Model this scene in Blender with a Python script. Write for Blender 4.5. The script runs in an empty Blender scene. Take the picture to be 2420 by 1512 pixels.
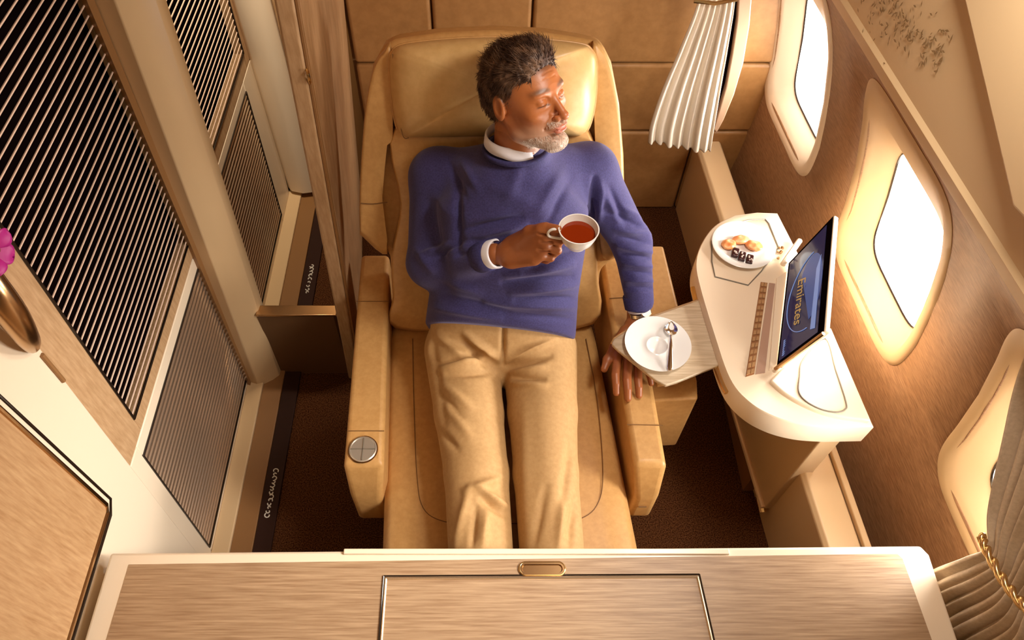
import bpy, bmesh, math, random
import numpy as np
from mathutils import Vector, Matrix
random.seed(7); np.random.seed(7)
C = bpy.context.scene.collection
PI = math.pi

# ------------------------------------------------------------------ camera, world, lights, exposure
FPX, PX0, PY0, CZ = 1748.0, 1150.0, 756.0, 2.3
AN = math.radians(35.44)                        # angle of view axis from straight down
SP, CP = math.cos(AN), math.sin(AN)
cam = bpy.data.cameras.new('camera'); co = bpy.data.objects.new('camera', cam); C.objects.link(co)
cam.sensor_width = 36; cam.lens = FPX/2420*36; cam.shift_x = (1210-PX0)/2420; cam.clip_start = .02
co.location = (0, 0, CZ); co.rotation_euler = (AN, 0, 0)
bpy.context.scene.camera = co
sc = bpy.context.scene
sc.view_settings.view_transform = 'Standard'; sc.view_settings.look = 'None'
sc.view_settings.gamma = 1; sc.view_settings.use_curve_mapping = False
sc.view_settings.exposure = 0.0
w = bpy.data.worlds.new('cabin_ambient'); sc.world = w; w.use_nodes = True
w.node_tree.nodes['Background'].inputs[0].default_value = (1, .70, .42, 1)
w.node_tree.nodes['Background'].inputs[1].default_value = .12
def area(name, loc, target, sx, sy, power, col):
    l = bpy.data.lights.new(name, 'AREA'); l.shape = 'RECTANGLE'; l.size = sx; l.size_y = sy
    l.energy = power; l.color = col
    o = bpy.data.objects.new(name, l); C.objects.link(o); o.location = loc
    d = Vector(target)-Vector(loc); o.rotation_euler = d.to_track_quat('-Z', 'Y').to_euler()
    return o
area('ceiling_light', (0.5, .45, 2.5), (0.0, 1.0, .4), .6, .4, 3.6, (1, .72, .42))
area('added_rear_fill', (-.3, -.9, 2.3), (-.1, 1.1, .5), .5, .5, 2.2, (1, .74, .46))  # added warm fill behind the camera, no aisle fixture
area('daylight', (.66, .95, 2.0), (-.05, 1.10, .5), .25, .2, 9, (1, .93, .84))  # added key lamp inside the cabin, standing in for window light
dl = area('added_wall_fill', (.80, .30, 1.62), (-.85, .62, .45), .25, .35, 3.8, (1, .93, .84)); dl.data.spread = math.radians(60)  # added narrow lamp above window height, brightens the low left wall
dp = area('added_bulkhead_fill', (-.50, 1.80, 2.2), (-.85, 2.2, 1.0), .15, .15, 7, (1, .84, .62)); dp.data.spread = math.radians(90)  # added lamp that brightens the far bulkhead, no fixture in the passage
for yw, pw in ((2.0, 4.0), (1.275, 9.5), (.55, 6.5)):         # daylight entering through the three windows
    xw = 1.10-.075*(yw-1.05)
    lw = area('window_daylight', (xw, yw, .86), (xw-1, yw+.02, .80), .24, .30, pw, (1, .95, .88)); lw.data.spread = math.radians(125)
WINDOW_GLOW = 6.0

# ------------------------------------------------------------------ geometry helpers
def ray(px, py):
    u = (px-PX0)/FPX; v = (py-PY0)/FPX
    return np.array([u, CP-v*SP, -SP-v*CP])
CAM = np.array([0, 0, CZ])
def P(px, py, d): return CAM + ray(px, py)*d
def at_z(px, py, z): r = ray(px, py); return CAM + r*((z-CZ)/r[2])
def at_x(px, py, x): r = ray(px, py); return CAM + r*(x/r[0])
def at_y(px, py, y): r = ray(px, py); return CAM + r*(y/r[1])
def at_plane(px, py, p0, n):
    r = ray(px, py); return CAM + r*(np.dot(np.array(p0)-CAM, n)/np.dot(r, n))
def project(v):
    q = v-CAM
    d = q[:, 1]*CP - q[:, 2]*SP
    return q[:, 0]/d*FPX+PX0, PY0-(q[:, 1]*SP+q[:, 2]*CP)/d*FPX

def obj(name, me, mat=None, parent=None, smooth=35, bevel=0, seg=3, sub=0):
    if isinstance(me, bmesh.types.BMesh):
        m = bpy.data.meshes.new(name); me.normal_update(); me.to_mesh(m); me.free(); me = m
    o = bpy.data.objects.new(name, me); C.objects.link(o)
    if mat: me.materials.append(mat)
    if parent: o.parent = parent
    if smooth:
        for p in me.polygons: p.use_smooth = True
        if smooth < 180: me.set_sharp_from_angle(angle=math.radians(smooth))
    if bevel:
        b = o.modifiers.new('bevel', 'BEVEL'); b.width = bevel; b.segments = seg; b.limit_method = 'ANGLE'
        b.angle_limit = math.radians(40); b.harden_normals = False
        for p in me.polygons: p.use_smooth = True
    if sub:
        s = o.modifiers.new('sub', 'SUBSURF'); s.levels = sub; s.render_levels = sub
    return o
def tag(o, label, cat=None, group=None, kind=None):
    if label: o['label'] = label
    if cat: o['category'] = cat
    if group: o['group'] = group
    if kind: o['kind'] = kind
    return o
def thing(name, label, cat, loc=(0, 0, 0), group=None):
    o = bpy.data.objects.new(name, None); C.objects.link(o); o.empty_display_size = .05
    o.location = loc; tag(o, label, cat, group); return o
def adopt(root):
    """keep children where they are although the root stands at its own base point"""
    bpy.context.view_layer.update()
    inv = Matrix.Translation(root.location).inverted()
    for o in root.children: o.matrix_parent_inverse = inv
def struct(name, me, mat, label=None, **k):
    o = obj(name, me, mat, **k); tag(o, label or name.replace('_', ' '), None, None, 'structure'); return o

def bx(bm, x0, x1, y0, y1, z0, z1):
    vs = [bm.verts.new((x, y, z)) for x in (x0, x1) for y in (y0, y1) for z in (z0, z1)]
    for f in ((0, 1, 3, 2), (4, 6, 7, 5), (0, 4, 5, 1), (2, 3, 7, 6), (0, 2, 6, 4), (1, 5, 7, 3)):
        bm.faces.new([vs[i] for i in f])
    return bm
def box(*a):
    bm = bmesh.new(); bx(bm, *a); return bm
def prism(pts, off, bm=None):
    bm = bm or bmesh.new(); n = len(pts)
    a = [bm.verts.new(tuple(map(float, p))) for p in pts]
    b = [bm.verts.new(tuple(float(p[i]+off[i]) for i in range(3))) for p in pts]
    bm.faces.new(a); bm.faces.new(b[::-1])
    for i in range(n): bm.faces.new((a[i], b[i], b[(i+1) % n], a[(i+1) % n]))
    bmesh.ops.recalc_face_normals(bm, faces=bm.faces[:])
    return bm
def loft(rings, closed=True, caps=True, bm=None):
    bm = bm or bmesh.new()
    R = [[bm.verts.new(tuple(map(float, p))) for p in r] for r in rings]
    n = len(rings[0])
    for a, b in zip(R, R[1:]):
        for i in range(n if closed else n-1):
            j = (i+1) % n; bm.faces.new((a[i], a[j], b[j], b[i]))
    if caps and closed: bm.faces.new(R[0][::-1]); bm.faces.new(R[-1])
    bmesh.ops.recalc_face_normals(bm, faces=bm.faces[:])
    return bm
def tube(pts, r, n=8, closed=False, bm=None):
    bm = bm or bmesh.new(); pts = [Vector(map(float, p)) for p in pts]; m = len(pts)
    rs = r if isinstance(r, (list, tuple, np.ndarray)) else [r]*m
    up = None; R = []
    for i, p in enumerate(pts):
        if closed: t = pts[(i+1) % m]-pts[i-1]
        else: t = pts[min(i+1, m-1)]-pts[max(i-1, 0)]
        t.normalize()
        if up is None: up = t.orthogonal().normalized()
        up = (up - t*up.dot(t)).normalized(); s = t.cross(up)
        R.append([bm.verts.new(p+(up*math.cos(a)+s*math.sin(a))*rs[i]) for a in [2*PI*k/n for k in range(n)]])
    for i in range(m if closed else m-1):
        a, b = R[i], R[(i+1) % m]
        for k in range(n): bm.faces.new((a[k], a[(k+1) % n], b[(k+1) % n], b[k]))
    if not closed: bm.faces.new(R[0][::-1]); bm.faces.new(R[-1])
    bmesh.ops.recalc_face_normals(bm, faces=bm.faces[:])
    return bm
def lathe(prof, c, n=48, bm=None, M=None):
    bm = bm or bmesh.new(); R = []
    for r, z in prof:
        ring = []
        for k in range(n):
            v = Vector((r*math.cos(2*PI*k/n), r*math.sin(2*PI*k/n), z))
            if M: v = M @ v
            ring.append(bm.verts.new(v+Vector(map(float, c))))
        R.append(ring)
    for a, b in zip(R, R[1:]):
        for k in range(n): bm.faces.new((a[k], a[(k+1) % n], b[(k+1) % n], b[k]))
    bm.faces.new(R[0][::-1]); bm.faces.new(R[-1])
    bmesh.ops.remove_doubles(bm, verts=bm.verts[:], dist=1e-6)
    bmesh.ops.recalc_face_normals(bm, faces=bm.faces[:])
    return bm
def smooth_path(pts, n=8, closed=False):
    pts = [np.array(p, float) for p in pts]; m = len(pts); out = []
    for i in range(m if closed else m-1):
        p = [pts[(i+k) % m] if closed else pts[min(max(i+k, 0), m-1)] for k in (-1, 0, 1, 2)]
        for s in range(n):
            t = s/n
            out.append(.5*((2*p[1])+(p[2]-p[0])*t+(2*p[0]-5*p[1]+4*p[2]-p[3])*t*t+(3*p[1]-p[0]-3*p[2]+p[3])*t**3))
    if not closed: out.append(pts[-1])
    return out

# ------------------------------------------------------------------ materials
def mat(name, col, rough=.5, metal=0, **k):
    m = bpy.data.materials.new(name); m.use_nodes = True; nt = m.node_tree; b = nt.nodes['Principled BSDF']
    b.inputs['Base Color'].default_value = (*col, 1); b.inputs['Roughness'].default_value = rough
    b.inputs['Metallic'].default_value = metal
    for kk, v in k.items(): b.inputs[kk.replace('_', ' ')].default_value = v
    return m
def noisy(m, c1, c2, scale=(1, 1, 1), nscale=5, detail=4, bump=0, bdist=.002, lo=.35, hi=.65, rot=(0, 0, 0), rough=.6):
    nt = m.node_tree; N = nt.nodes; L = nt.links; b = N['Principled BSDF']
    tc = N.new('ShaderNodeTexCoord'); mp = N.new('ShaderNodeMapping'); nz = N.new('ShaderNodeTexNoise'); cr = N.new('ShaderNodeValToRGB')
    mp.inputs['Scale'].default_value = scale; mp.inputs['Rotation'].default_value = rot
    nz.inputs['Scale'].default_value = nscale; nz.inputs['Detail'].default_value = detail; nz.inputs['Roughness'].default_value = rough
    L.new(tc.outputs['Object'], mp.inputs[0]); L.new(mp.outputs[0], nz.inputs[0]); L.new(nz.outputs[0], cr.inputs[0])
    cr.color_ramp.elements[0].position = lo; cr.color_ramp.elements[1].position = hi
    cr.color_ramp.elements[0].color = (*c1, 1); cr.color_ramp.elements[1].color = (*c2, 1)
    L.new(cr.outputs[0], b.inputs['Base Color'])
    if bump:
        bp = N.new('ShaderNodeBump'); bp.inputs['Strength'].default_value = bump; bp.inputs['Distance'].default_value = bdist
        L.new(nz.outputs[0], bp.inputs['Height']); L.new(bp.outputs[0], b.inputs['Normal'])
    return m
CREAM = mat('cream_plastic', (.68, .48, .27), .36)
PALE = mat('pale_cream_plastic', (.84, .70, .53), .28)
WALLCREAM = mat('sidewall_cream', (.62, .44, .245), .5)
LEATHER = noisy(mat('tan_leather', (.5, .3, .11), .42), (.55, .30, .10), (.62, .35, .125), nscale=60, bump=.12, bdist=.001)
PILLOWM = noisy(mat('pillow_leather', (.55, .36, .15), .4), (.60, .38, .15), (.66, .43, .18), nscale=50, bump=.1, bdist=.001)
STITCH = mat('stitch', (.20, .095, .03), .7)
WALLLEATHER = noisy(mat('wall_leather', (.36, .2, .08), .45), (.31, .150, .048), (.37, .185, .062), nscale=30, bump=.08)
WOODX = noisy(mat('pale_oak_across', (.5, .3, .15), .42), (.25, .14, .070), (.47, .315, .185), (3, 80, 60), 3, 6, .12, lo=.28, hi=.68)
WOODZ = noisy(mat('pale_oak_upright', (.5, .3, .15), .45), (.36, .19, .08), (.53, .33, .165), (60, 50, 5), 3, 6, .1, lo=.28, hi=.72)
WOODP = noisy(mat('partition_oak', (.4, .22, .1), .4), (.33, .175, .075), (.45, .26, .125), (50, 12, 2), 3, 5, .05)
WOODF = noisy(mat('oak_frame', (.4, .22, .1), .45), (.42, .25, .12), (.55, .35, .19), (40, 40, 6), 3, 6, .06)
TRAYW = noisy(mat('tray_oak', (.5, .4, .25), .35), (.50, .38, .25), (.66, .54, .39), (4, 60, 30), 3, 6, .05, rot=(0, 0, .35))
FUSE = noisy(mat('sidewall_woodgrain', (.25, .12, .05), .45), (.21, .10, .042), (.42, .235, .12), (8, 14, 120), 2.2, 6, .35, .002, lo=.3, hi=.7, rot=(.45, 0, 0))
BROWN = mat('brown_plinth', (.27, .13, .045), .45)
DBROWN = mat('dark_rail', (.034, .013, .008), .6, Specular_IOR_Level=.15)
ORN = mat('silver_paint', (.85, .8, .72), .4)
CARPET = noisy(mat('carpet', (.07, .03, .015), 1, Specular_IOR_Level=0), (.030, .010, .004), (.15, .058, .022), nscale=260, detail=3, bump=.8, bdist=.004, lo=.38, hi=.62)
BLACK = mat('black_gap', (.004, .002, .002), 1, Specular_IOR_Level=0)
SLAT = mat('slat', (.80, .58, .45), .4)
BRONZERIB = mat('bronze_rib', (.66, .50, .36), .22, .8)
BRONZE = mat('bronze', (.50, .31, .15), .25, 1)
GOLD = mat('gold', (.75, .52, .24), .25, 1)
CHAMP = mat('champagne', (.78, .62, .42), .25, .9)
GREYLINE = mat('grey_line', (.19, .16, .12), .4)
WHITE = mat('white_china', (.86, .85, .83), .12)
SILVER = mat('silver', (.8, .78, .74), .15, 1)
TEA = mat('tea', (.22, .022, .003), .06)
SCREEN = mat('screen', (.008, .012, .05), .12)
SCREEN.node_tree.nodes['Principled BSDF'].inputs['Emission Color'].default_value = (.012, .022, .10, 1)
SCREEN.node_tree.nodes['Principled BSDF'].inputs['Emission Strength'].default_value = .3
def emis(name, col, s):
    m = mat(name, col, .5); b = m.node_tree.nodes['Principled BSDF']
    b.inputs['Emission Color'].default_value = (*col, 1); b.inputs['Emission Strength'].default_value = s; return m
SCREENLIGHT = emis('screen_light', (.16, .24, .5), .55)
SCREENGOLD = emis('screen_gold', (.45, .30, .10), .3)
SHADE = emis('daylit_blind', (1, .95, .87), WINDOW_GLOW)
BLIND = mat('blind_line', (.8, .7, .6), .5)
CURTAIN = noisy(mat('curtain_cloth', (.6, .5, .4), .85), (.56, .45, .32), (.66, .54, .40), (1, 1, 1), 120, bump=.3, bdist=.001)
CURTAINW = mat('white_curtain', (.74, .66, .55), .85)
SWEAT = noisy(mat('blue_wool', (.06, .05, .2), .85), (.024, .019, .092), (.042, .035, .145), nscale=260, bump=.35, bdist=.001)
for s_ in (SWEAT,):
    s_.node_tree.nodes['Principled BSDF'].inputs['Sheen Weight'].default_value = .25
    s_.node_tree.nodes['Principled BSDF'].inputs['Sheen Tint'].default_value = (.7, .65, 1, 1)
SWRIB = noisy(mat('blue_wool_rib', (.05, .04, .17), .9), (.025, .021, .09), (.04, .035, .14), nscale=200, bump=.3, bdist=.001)
CHINO = noisy(mat('khaki_cotton', (.5, .32, .13), .75), (.44, .255, .098), (.50, .30, .122), nscale=90, bump=.08, bdist=.001)
SHIRT = mat('shirt_cotton', (.78, .76, .82), .8)
HAIR = noisy(mat('greying_hair', (.1, .05, .03), .6), (.05, .02, .010), (.30, .17, .10), nscale=38, lo=.42, hi=.78)
BEARD = noisy(mat('white_beard', (.7, .6, .5), .7), (.45, .30, .2), (.85, .75, .66), nscale=120)
SHOE = mat('brown_shoe', (.1, .04, .02), .35)
APRI = noisy(mat('apricot', (.8, .3, .1), .35, Subsurface_Weight=.2), (.72, .22, .06), (.9, .45, .2), nscale=40)
DATE = mat('dark_chocolate', (.045, .012, .012), .25)
NUT = mat('nut', (.75, .62, .55), .5)
MAGENTA = mat('magenta_petal', (.42, .01, .2), .5)
GREEN = mat('stem_green', (.08, .2, .03), .5)
MIRROR = mat('dark_glass', (.02, .012, .008), .1)
def skin_mat():
    m = mat('skin', (.5, .2, .1), .42, Subsurface_Weight=.12, Subsurface_Scale=.01); nt = m.node_tree
    a = nt.nodes.new('ShaderNodeAttribute'); a.attribute_name = 'skin_tone'
    nz = nt.nodes.new('ShaderNodeTexNoise'); nz.inputs['Scale'].default_value = 220; tc = nt.nodes.new('ShaderNodeTexCoord')
    bp = nt.nodes.new('ShaderNodeBump'); bp.inputs['Strength'].default_value = .15; bp.inputs['Distance'].default_value = .001
    nt.links.new(tc.outputs['Object'], nz.inputs[0]); nt.links.new(nz.outputs[0], bp.inputs['Height'])
    nt.links.new(bp.outputs[0], nt.nodes['Principled BSDF'].inputs['Normal'])
    nt.links.new(a.outputs['Color'], nt.nodes['Principled BSDF'].inputs['Base Color']); return m
SKIN = skin_mat()

# ------------------------------------------------------------------ distance-field modeller (smooth unions -> one continuous mesh)
class Field:
    def __init__(s, lo, hi, h):
        s.lo = np.array(lo, float); s.h = h; s.n = np.ceil((np.array(hi)-s.lo)/h).astype(int)+1
        s.F = np.full(s.n, .08, np.float32)
    def _win(s, lo, hi):
        a = np.clip(np.floor((np.array(lo)-s.lo)/s.h).astype(int), 0, s.n); b = np.clip(np.ceil((np.array(hi)-s.lo)/s.h).astype(int)+1, 0, s.n)
        if np.any(b <= a): return None, None
        g = np.meshgrid(*[np.arange(a[i], b[i])*s.h+s.lo[i] for i in range(3)], indexing='ij')
        return tuple(slice(a[i], b[i]) for i in range(3)), np.stack(g, -1)
    def op(s, lo, hi, fn, k, sub=False):
        m = k+4*s.h; sl, g = s._win(np.array(lo)-m, np.array(hi)+m)
        if sl is None: return
        d = fn(g); A = s.F[sl]
        if sub:
            d = -d; hh = np.maximum(k-np.abs(A-d), 0)/max(k, 1e-6); s.F[sl] = np.maximum(A, d)+hh*hh*k*.25
        else:
            hh = np.maximum(k-np.abs(A-d), 0)/max(k, 1e-6); s.F[sl] = np.minimum(A, d)-hh*hh*k*.25
    def cone(s, a, b, ra, rb, k=.01, sub=False):
        a = np.array(a, float); b = np.array(b, float); ab = b-a; L2 = max(ab@ab, 1e-12)
        def fn(g):
            t = np.clip(((g-a)@ab)/L2, 0, 1); q = g-a-t[..., None]*ab
            return np.sqrt((q*q).sum(-1))-(ra+(rb-ra)*t)
        r = max(ra, rb); s.op(np.minimum(a, b)-r, np.maximum(a, b)+r, fn, k, sub)
    def chain(s, pts, rs, k=.01):
        for i in range(len(pts)-1): s.cone(pts[i], pts[i+1], rs[i], rs[i+1], k)
    def cut(s, p, n, k=.006):
        g = np.meshgrid(*[np.arange(s.n[i])*s.h+s.lo[i] for i in range(3)], indexing='ij', sparse=True)
        d = (sum((g[i]-p[i])*n[i] for i in range(3))).astype(np.float32); A = s.F
        hh = np.maximum(k-np.abs(A-d), 0)/k; s.F = np.maximum(A, d)+hh*hh*k*.25
    def ell(s, c, r, k=.01, R=None, sub=False):
        c = np.array(c, float); r = np.array(r, float); R = np.eye(3) if R is None else np.array(R)   # rows of R: local axes
        def fn(g):
            q = (g-c)@R.T; k0 = np.sqrt(((q/r)**2).sum(-1)); k1 = np.sqrt(((q/(r*r))**2).sum(-1))
            return k0*(k0-1)/np.maximum(k1, 1e-6)
        m = r.max(); s.op(c-m, c+m, fn, k, sub)
    def eltube(s, a, b, st, side, k=.02, e=2.3):
        """body of changing elliptic section; st = (t, half width, half depth)"""
        a = np.array(a, float); b = np.array(b, float); ab = b-a; L = np.linalg.norm(ab); ax = ab/L
        sd = np.array(side, float); sd -= ax*(sd@ax); sd /= np.linalg.norm(sd); dp = np.cross(ax, sd)
        ts = [q[0] for q in st]; A = [q[1] for q in st]; B = [q[2] for q in st]
        def fn(g):
            q = g-a; t = q@ax/L; tc = np.clip(t, 0, 1); wa = np.interp(tc, ts, A); wb = np.interp(tc, ts, B)
            x = np.abs(q@sd)/wa; y = np.abs(q@dp)/wb; z = np.abs(t-tc)*L/np.minimum(wa, wb)
            return ((x**e+y**e+z**e)**(1/e)-1)*np.minimum(wa, wb)*.9
        m = max(A+B); s.op(np.minimum(a, b)-m, np.maximum(a, b)+m, fn, k)
    def mesh(s):
        F = s.F; S = F < 0; n = s.n
        c = np.zeros(n-1, np.int8)
        for i in (0, 1):
            for j in (0, 1):
                for k in (0, 1): c += S[i:n[0]-1+i, j:n[1]-1+j, k:n[2]-1+k]
        act = np.argwhere((c > 0) & (c < 8)); idx = np.full(n-1, -1, np.int64); idx[tuple(act.T)] = np.arange(len(act))
        acc = np.zeros((len(act), 3)); cnt = np.zeros(len(act))
        cor = [(i, j, k) for i in (0, 1) for j in (0, 1) for k in (0, 1)]
        val = {q: F[act[:, 0]+q[0], act[:, 1]+q[1], act[:, 2]+q[2]] for q in cor}
        for q in cor:
            for ax in range(3):
                if q[ax]: continue
                r = list(q); r[ax] = 1; r = tuple(r); f0, f1 = val[q], val[r]; m = (f0 < 0) != (f1 < 0)
                t = np.where(m, f0/np.where(m, f0-f1, 1), 0); p = np.tile(np.array(q, float), (len(act), 1)); p[:, ax] += t
                acc[m] += p[m]; cnt[m] += 1
        V = (act+acc/cnt[:, None])*s.h+s.lo; Q = []
        for ax in range(3):
            o1, o2 = (ax+1) % 3, (ax+2) % 3
            sa = [slice(1, -1)]*3; sb = [slice(1, -1)]*3; sa[ax] = slice(0, -1); sb[ax] = slice(1, None)
            X = S[tuple(sa)]; Y = S[tuple(sb)]
            for flip, M in ((False, X & ~Y), (True, ~X & Y)):
                e = np.argwhere(M)
                e[:, o1] += 1; e[:, o2] += 1
                def cell(d1, d2): z = e.copy(); z[:, o1] -= d1; z[:, o2] -= d2; return idx[tuple(z.T)]
                q = np.stack([cell(1, 1), cell(0, 1), cell(0, 0), cell(1, 0)], 1)
                Q.append(q[:, ::-1] if flip else q)
        return V, np.concatenate(Q)
def relax(V, Q, it):
    e = np.concatenate([Q[:, [i, (i+1) % 4]] for i in range(4)])
    for _ in range(it):
        s = np.zeros_like(V); c = np.zeros(len(V))
        np.add.at(s, e[:, 0], V[e[:, 1]]); np.add.at(c, e[:, 0], 1)
        V = V*.5+.5*s/np.maximum(c, 1)[:, None]
    return V
def vnormals(V, Q):
    fn = np.cross(V[Q[:, 2]]-V[Q[:, 0]], V[Q[:, 3]]-V[Q[:, 1]]); N = np.zeros_like(V)
    for i in range(4): np.add.at(N, Q[:, i], fn)
    return N/np.maximum(np.linalg.norm(N, axis=1), 1e-12)[:, None]
def folds(V, Q, L):
    """cloth folds: ridges (amp > 0) and creases (amp < 0) along short lines on the side seen by the camera"""
    N = vnormals(V, Q); px, py = project(V); face = np.clip(((CAM-V)*N).sum(1)/np.linalg.norm(CAM-V, axis=1)*2, 0, 1)
    D = np.zeros(len(V))
    for (x0, y0, x1, y1, wd, amp) in L:
        dx, dy = x1-x0, y1-y0; L2 = dx*dx+dy*dy; t = np.clip(((px-x0)*dx+(py-y0)*dy)/L2, 0, 1)
        r2 = (px-x0-t*dx)**2+(py-y0-t*dy)**2; taper = np.clip(np.sin(PI*np.clip(.12+.76*t, 0, 1)), 0, 1)
        D += 2.0*amp*np.exp(-r2/(wd*wd))*taper
    return V+N*(D*face)[:, None]
def mk(parts):
    Vs, Qs, o = [], [], 0
    for V, Q in parts: Vs.append(V); Qs.append(Q+o); o += len(V)
    V = np.concatenate(Vs); Q = np.concatenate(Qs); me = bpy.data.meshes.new('m')
    me.vertices.add(len(V)); me.vertices.foreach_set('co', V.astype(np.float32).ravel())
    me.loops.add(Q.size); me.loops.foreach_set('vertex_index', Q.astype(np.int32).ravel())
    me.polygons.add(len(Q)); me.polygons.foreach_set('loop_start', np.arange(0, Q.size, 4, dtype=np.int32))
    me.polygons.foreach_set('loop_total', np.full(len(Q), 4, np.int32)); me.update(calc_edges=True); me.validate()
    return me

# ================================================================== ROOM
def T(y): return -.075*(y-1.05)                       # the cabin narrows towards the back
ZP = [0, .3, .6, .75, .9, 1.05, 1.2, 1.3, 1.5, 2.6]; XP = [1.05, 1.085, 1.10, 1.085, 1.055, 1.012, .955, .915, .90, .90]
def wx(z, y): return float(np.interp(z, ZP, XP))+T(y)
struct('floor', box(-1.3, 1.3, -1.3, 3.0, -.05, 0), CARPET, 'dark brown carpeted floor of the suite')
struct('ceiling', box(-1.3, 1.3, -1.3, 3.0, 2.62, 2.68), CREAM, 'cream cabin ceiling')
YB = 2.22
# back wall: quilted leather panels with seams
bm = bmesh.new()
sx = [-.46, float(at_y(1020, 40, YB)[0]), float(at_y(1258, 40, YB)[0]), .80, 1.12]; sz = [0, .418, .717, 1.25, 2.62]
for i in range(4):
    for j in range(4): bx(bm, sx[i]+.003, sx[i+1]-.003, YB, YB+.04, sz[j]+.003, sz[j+1]-.003)
wb = struct('wall_back', bm, WALLLEATHER, 'padded tan leather back wall with seams', bevel=.012, seg=4)
struct('trim_1', box(-.47, 1.2, YB+.03, YB+.06, 0, 2.62), STITCH, 'dark seam backing behind the leather wall panels')

# right side wall of the cabin, with window openings
WIN = [(2.0, 1), (1.275, 2), (.55, 3)]; HW, Z0, Z1 = .24, .585, 1.215
ys = sorted(set([-1.3, -.3, 0, .15]+[round(c+d, 4) for c, _ in WIN for d in (-.213, -.08, 0, .08, .213)]+[2.3, .92, 1.65]))
ys = [y for y in ys if y <= 2.3]
zs = [0, .15, .3, .45, .53, .61, .68, .75, .85, .95, 1.02, 1.10, 1.18, 1.23, 1.28]
bm = bmesh.new(); G = [[bm.verts.new((wx(z, y), y, z)) for z in zs] for y in ys]
for i in range(len(ys)-1):
    for j in range(len(zs)-1):
        yc = (ys[i]+ys[i+1])/2; zc = (zs[j]+zs[j+1])/2
        if any(abs(yc-c) < .213 for c, _ in WIN) and .61 < zc < 1.18: continue
        bm.faces.new((G[i][j], G[i+1][j], G[i+1][j+1], G[i][j+1]))
bmesh.ops.recalc_face_normals(bm, faces=bm.faces[:])
o = struct('wall_right', bm, FUSE, 'curved brown wood-grain cabin side wall', smooth=60)
so = o.modifiers.new('s', 'SOLIDIFY'); so.thickness = .012; so.offset = 0
def wring(yc, zc, hy, hz, off, e=6.0, n=96, squeeze=0):
    out = []
    for k in range(n):
        a = 2*PI*k/n; ca, sa = math.cos(a), math.sin(a)
        y = yc+hy*math.copysign(abs(ca)**(2/e), ca); z = zc+hz*math.copysign(abs(sa)**(2/e), sa)
        out.append((wx(z, y)+off, y, z))
    return out
zc0 = (Z0+Z1)/2
for yc, k in WIN:
    root = bpy.data.objects.new('window_%d' % k, None); C.objects.link(root); root.location = (wx(.9, yc), yc, .9)
    tag(root, ['tall cabin window beside the back curtain', 'cabin window beside the tablet screen with its blind drawn', 'cabin window behind the tied curtain'][k-1], None, None, 'structure')
    zi, hyi, hzi = zc0-.050, .172, .200
    rings = [wring(yc, zc0, HW+.008, .326, .010), wring(yc, zc0, HW+.008, .326, -.008), wring(yc, zc0, HW-.002, .316, -.014),
             wring(yc, zc0-.005, HW-.022, .297, -.010), wring(yc, zc0-.03, .205, .245, .008), wring(yc, zi, hyi+.006, hzi+.008, .050, e=5), wring(yc, zi, hyi, hzi, .060, e=5)]
    obj('bezel', loft(rings, caps=False), WALLCREAM if k != 1 else PALE, root, smooth=60)
    obj('seal', tube(wring(yc, zi, hyi-.001, hzi-.001, .061, e=5)[::2], .003, 6, closed=True), MIRROR, root)
    obj('blind', loft([wring(yc, zi, hyi+.006, hzi+.006, .064, e=5), wring(yc, zi, hyi+.006, hzi+.006, .072, e=5)]), SHADE, root, smooth=0)
    adopt(root)
# upper cream lining above the windows
bm = bmesh.new(); yy = [-1.3, 0, .5, 1, 1.5, 2.3]
prof = [(1.262, .0), (1.262, -.022), (1.285, -.034), (1.315, -.036), (1.325, -.028), (1.5, -.03), (2.62, -.03)]
loft([[(wx(z, y)+dx, y, z) for z, dx in prof] for y in yy], closed=False, caps=False, bm=bm)
up = struct('trim_2', bm, WALLCREAM, 'cream upper lining panel above the windows', smooth=40)
# slanted facet of the lining
q = [at_x(2318, -60, .865), at_x(2400, 488, .865), at_x(2460, 560, .865), at_x(2900, 700, .865), at_x(2900, -300, .865)]
q = [np.array([wx(p[2], p[1])-.062, p[1], p[2]]) for p in q]
struct('trim_3', prism(q, (.035, 0, 0)), WALLCREAM, 'raised slanted facet of the upper lining', bevel=.006)
# leaf sprig ornament printed on the lining
bm = bmesh.new(); rr = random.Random(3)
for i in range(210):
    t = rr.random(); cx = 2105+t*130+rr.gauss(0, 20+18*math.sin(PI*t)); cy = -20+t*165+rr.gauss(0, 22)
    if cy > 180: continue
    c = at_x(cx, cy, .878); c[0] = wx(c[2], c[1])-.0335
    a = rr.uniform(0, PI); l = rr.uniform(.004, .009); wd = l*.3
    d = Vector((0, math.cos(a), math.sin(a))); e = Vector((0, -math.sin(a), math.cos(a)))
    c = Vector(map(float, c)); bm.faces.new([bm.verts.new(c+v) for v in (d*l, e*wd, -d*l, -e*wd)])
sprig = obj('sprig_ornament', bm, mat('sprig_brown', (.25, .15, .06), .5), up, smooth=0)

# side ledge along the wall
def lx(y): return .875-.052*(y-.9)
y0, y1 = -.2, YB
bm = bmesh.new()
loft([[(lx(y), y, 0), (lx(y), y, .36), (lx(y)+.012, y, .373), (lx(y)+.092, y, .373), (lx(y)+.098, y, .365), (lx(y)+.098, y, 0)] for y in (y0, y1)], bm=bm)
struct('trim_4', bm, CREAM, 'cream ledge running along the foot of the side wall', bevel=.004)
bm = bmesh.new()
loft([[(lx(y)+.100, y, .30), (lx(y)+.100, y, .383), (lx(y)+.118, y, .383), (lx(y)+.118, y, .30)] for y in (y0, 1.0)], bm=bm)
struct('trim_5', bm, CREAM, 'narrow raised rim beside the ledge', bevel=.003)

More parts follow.
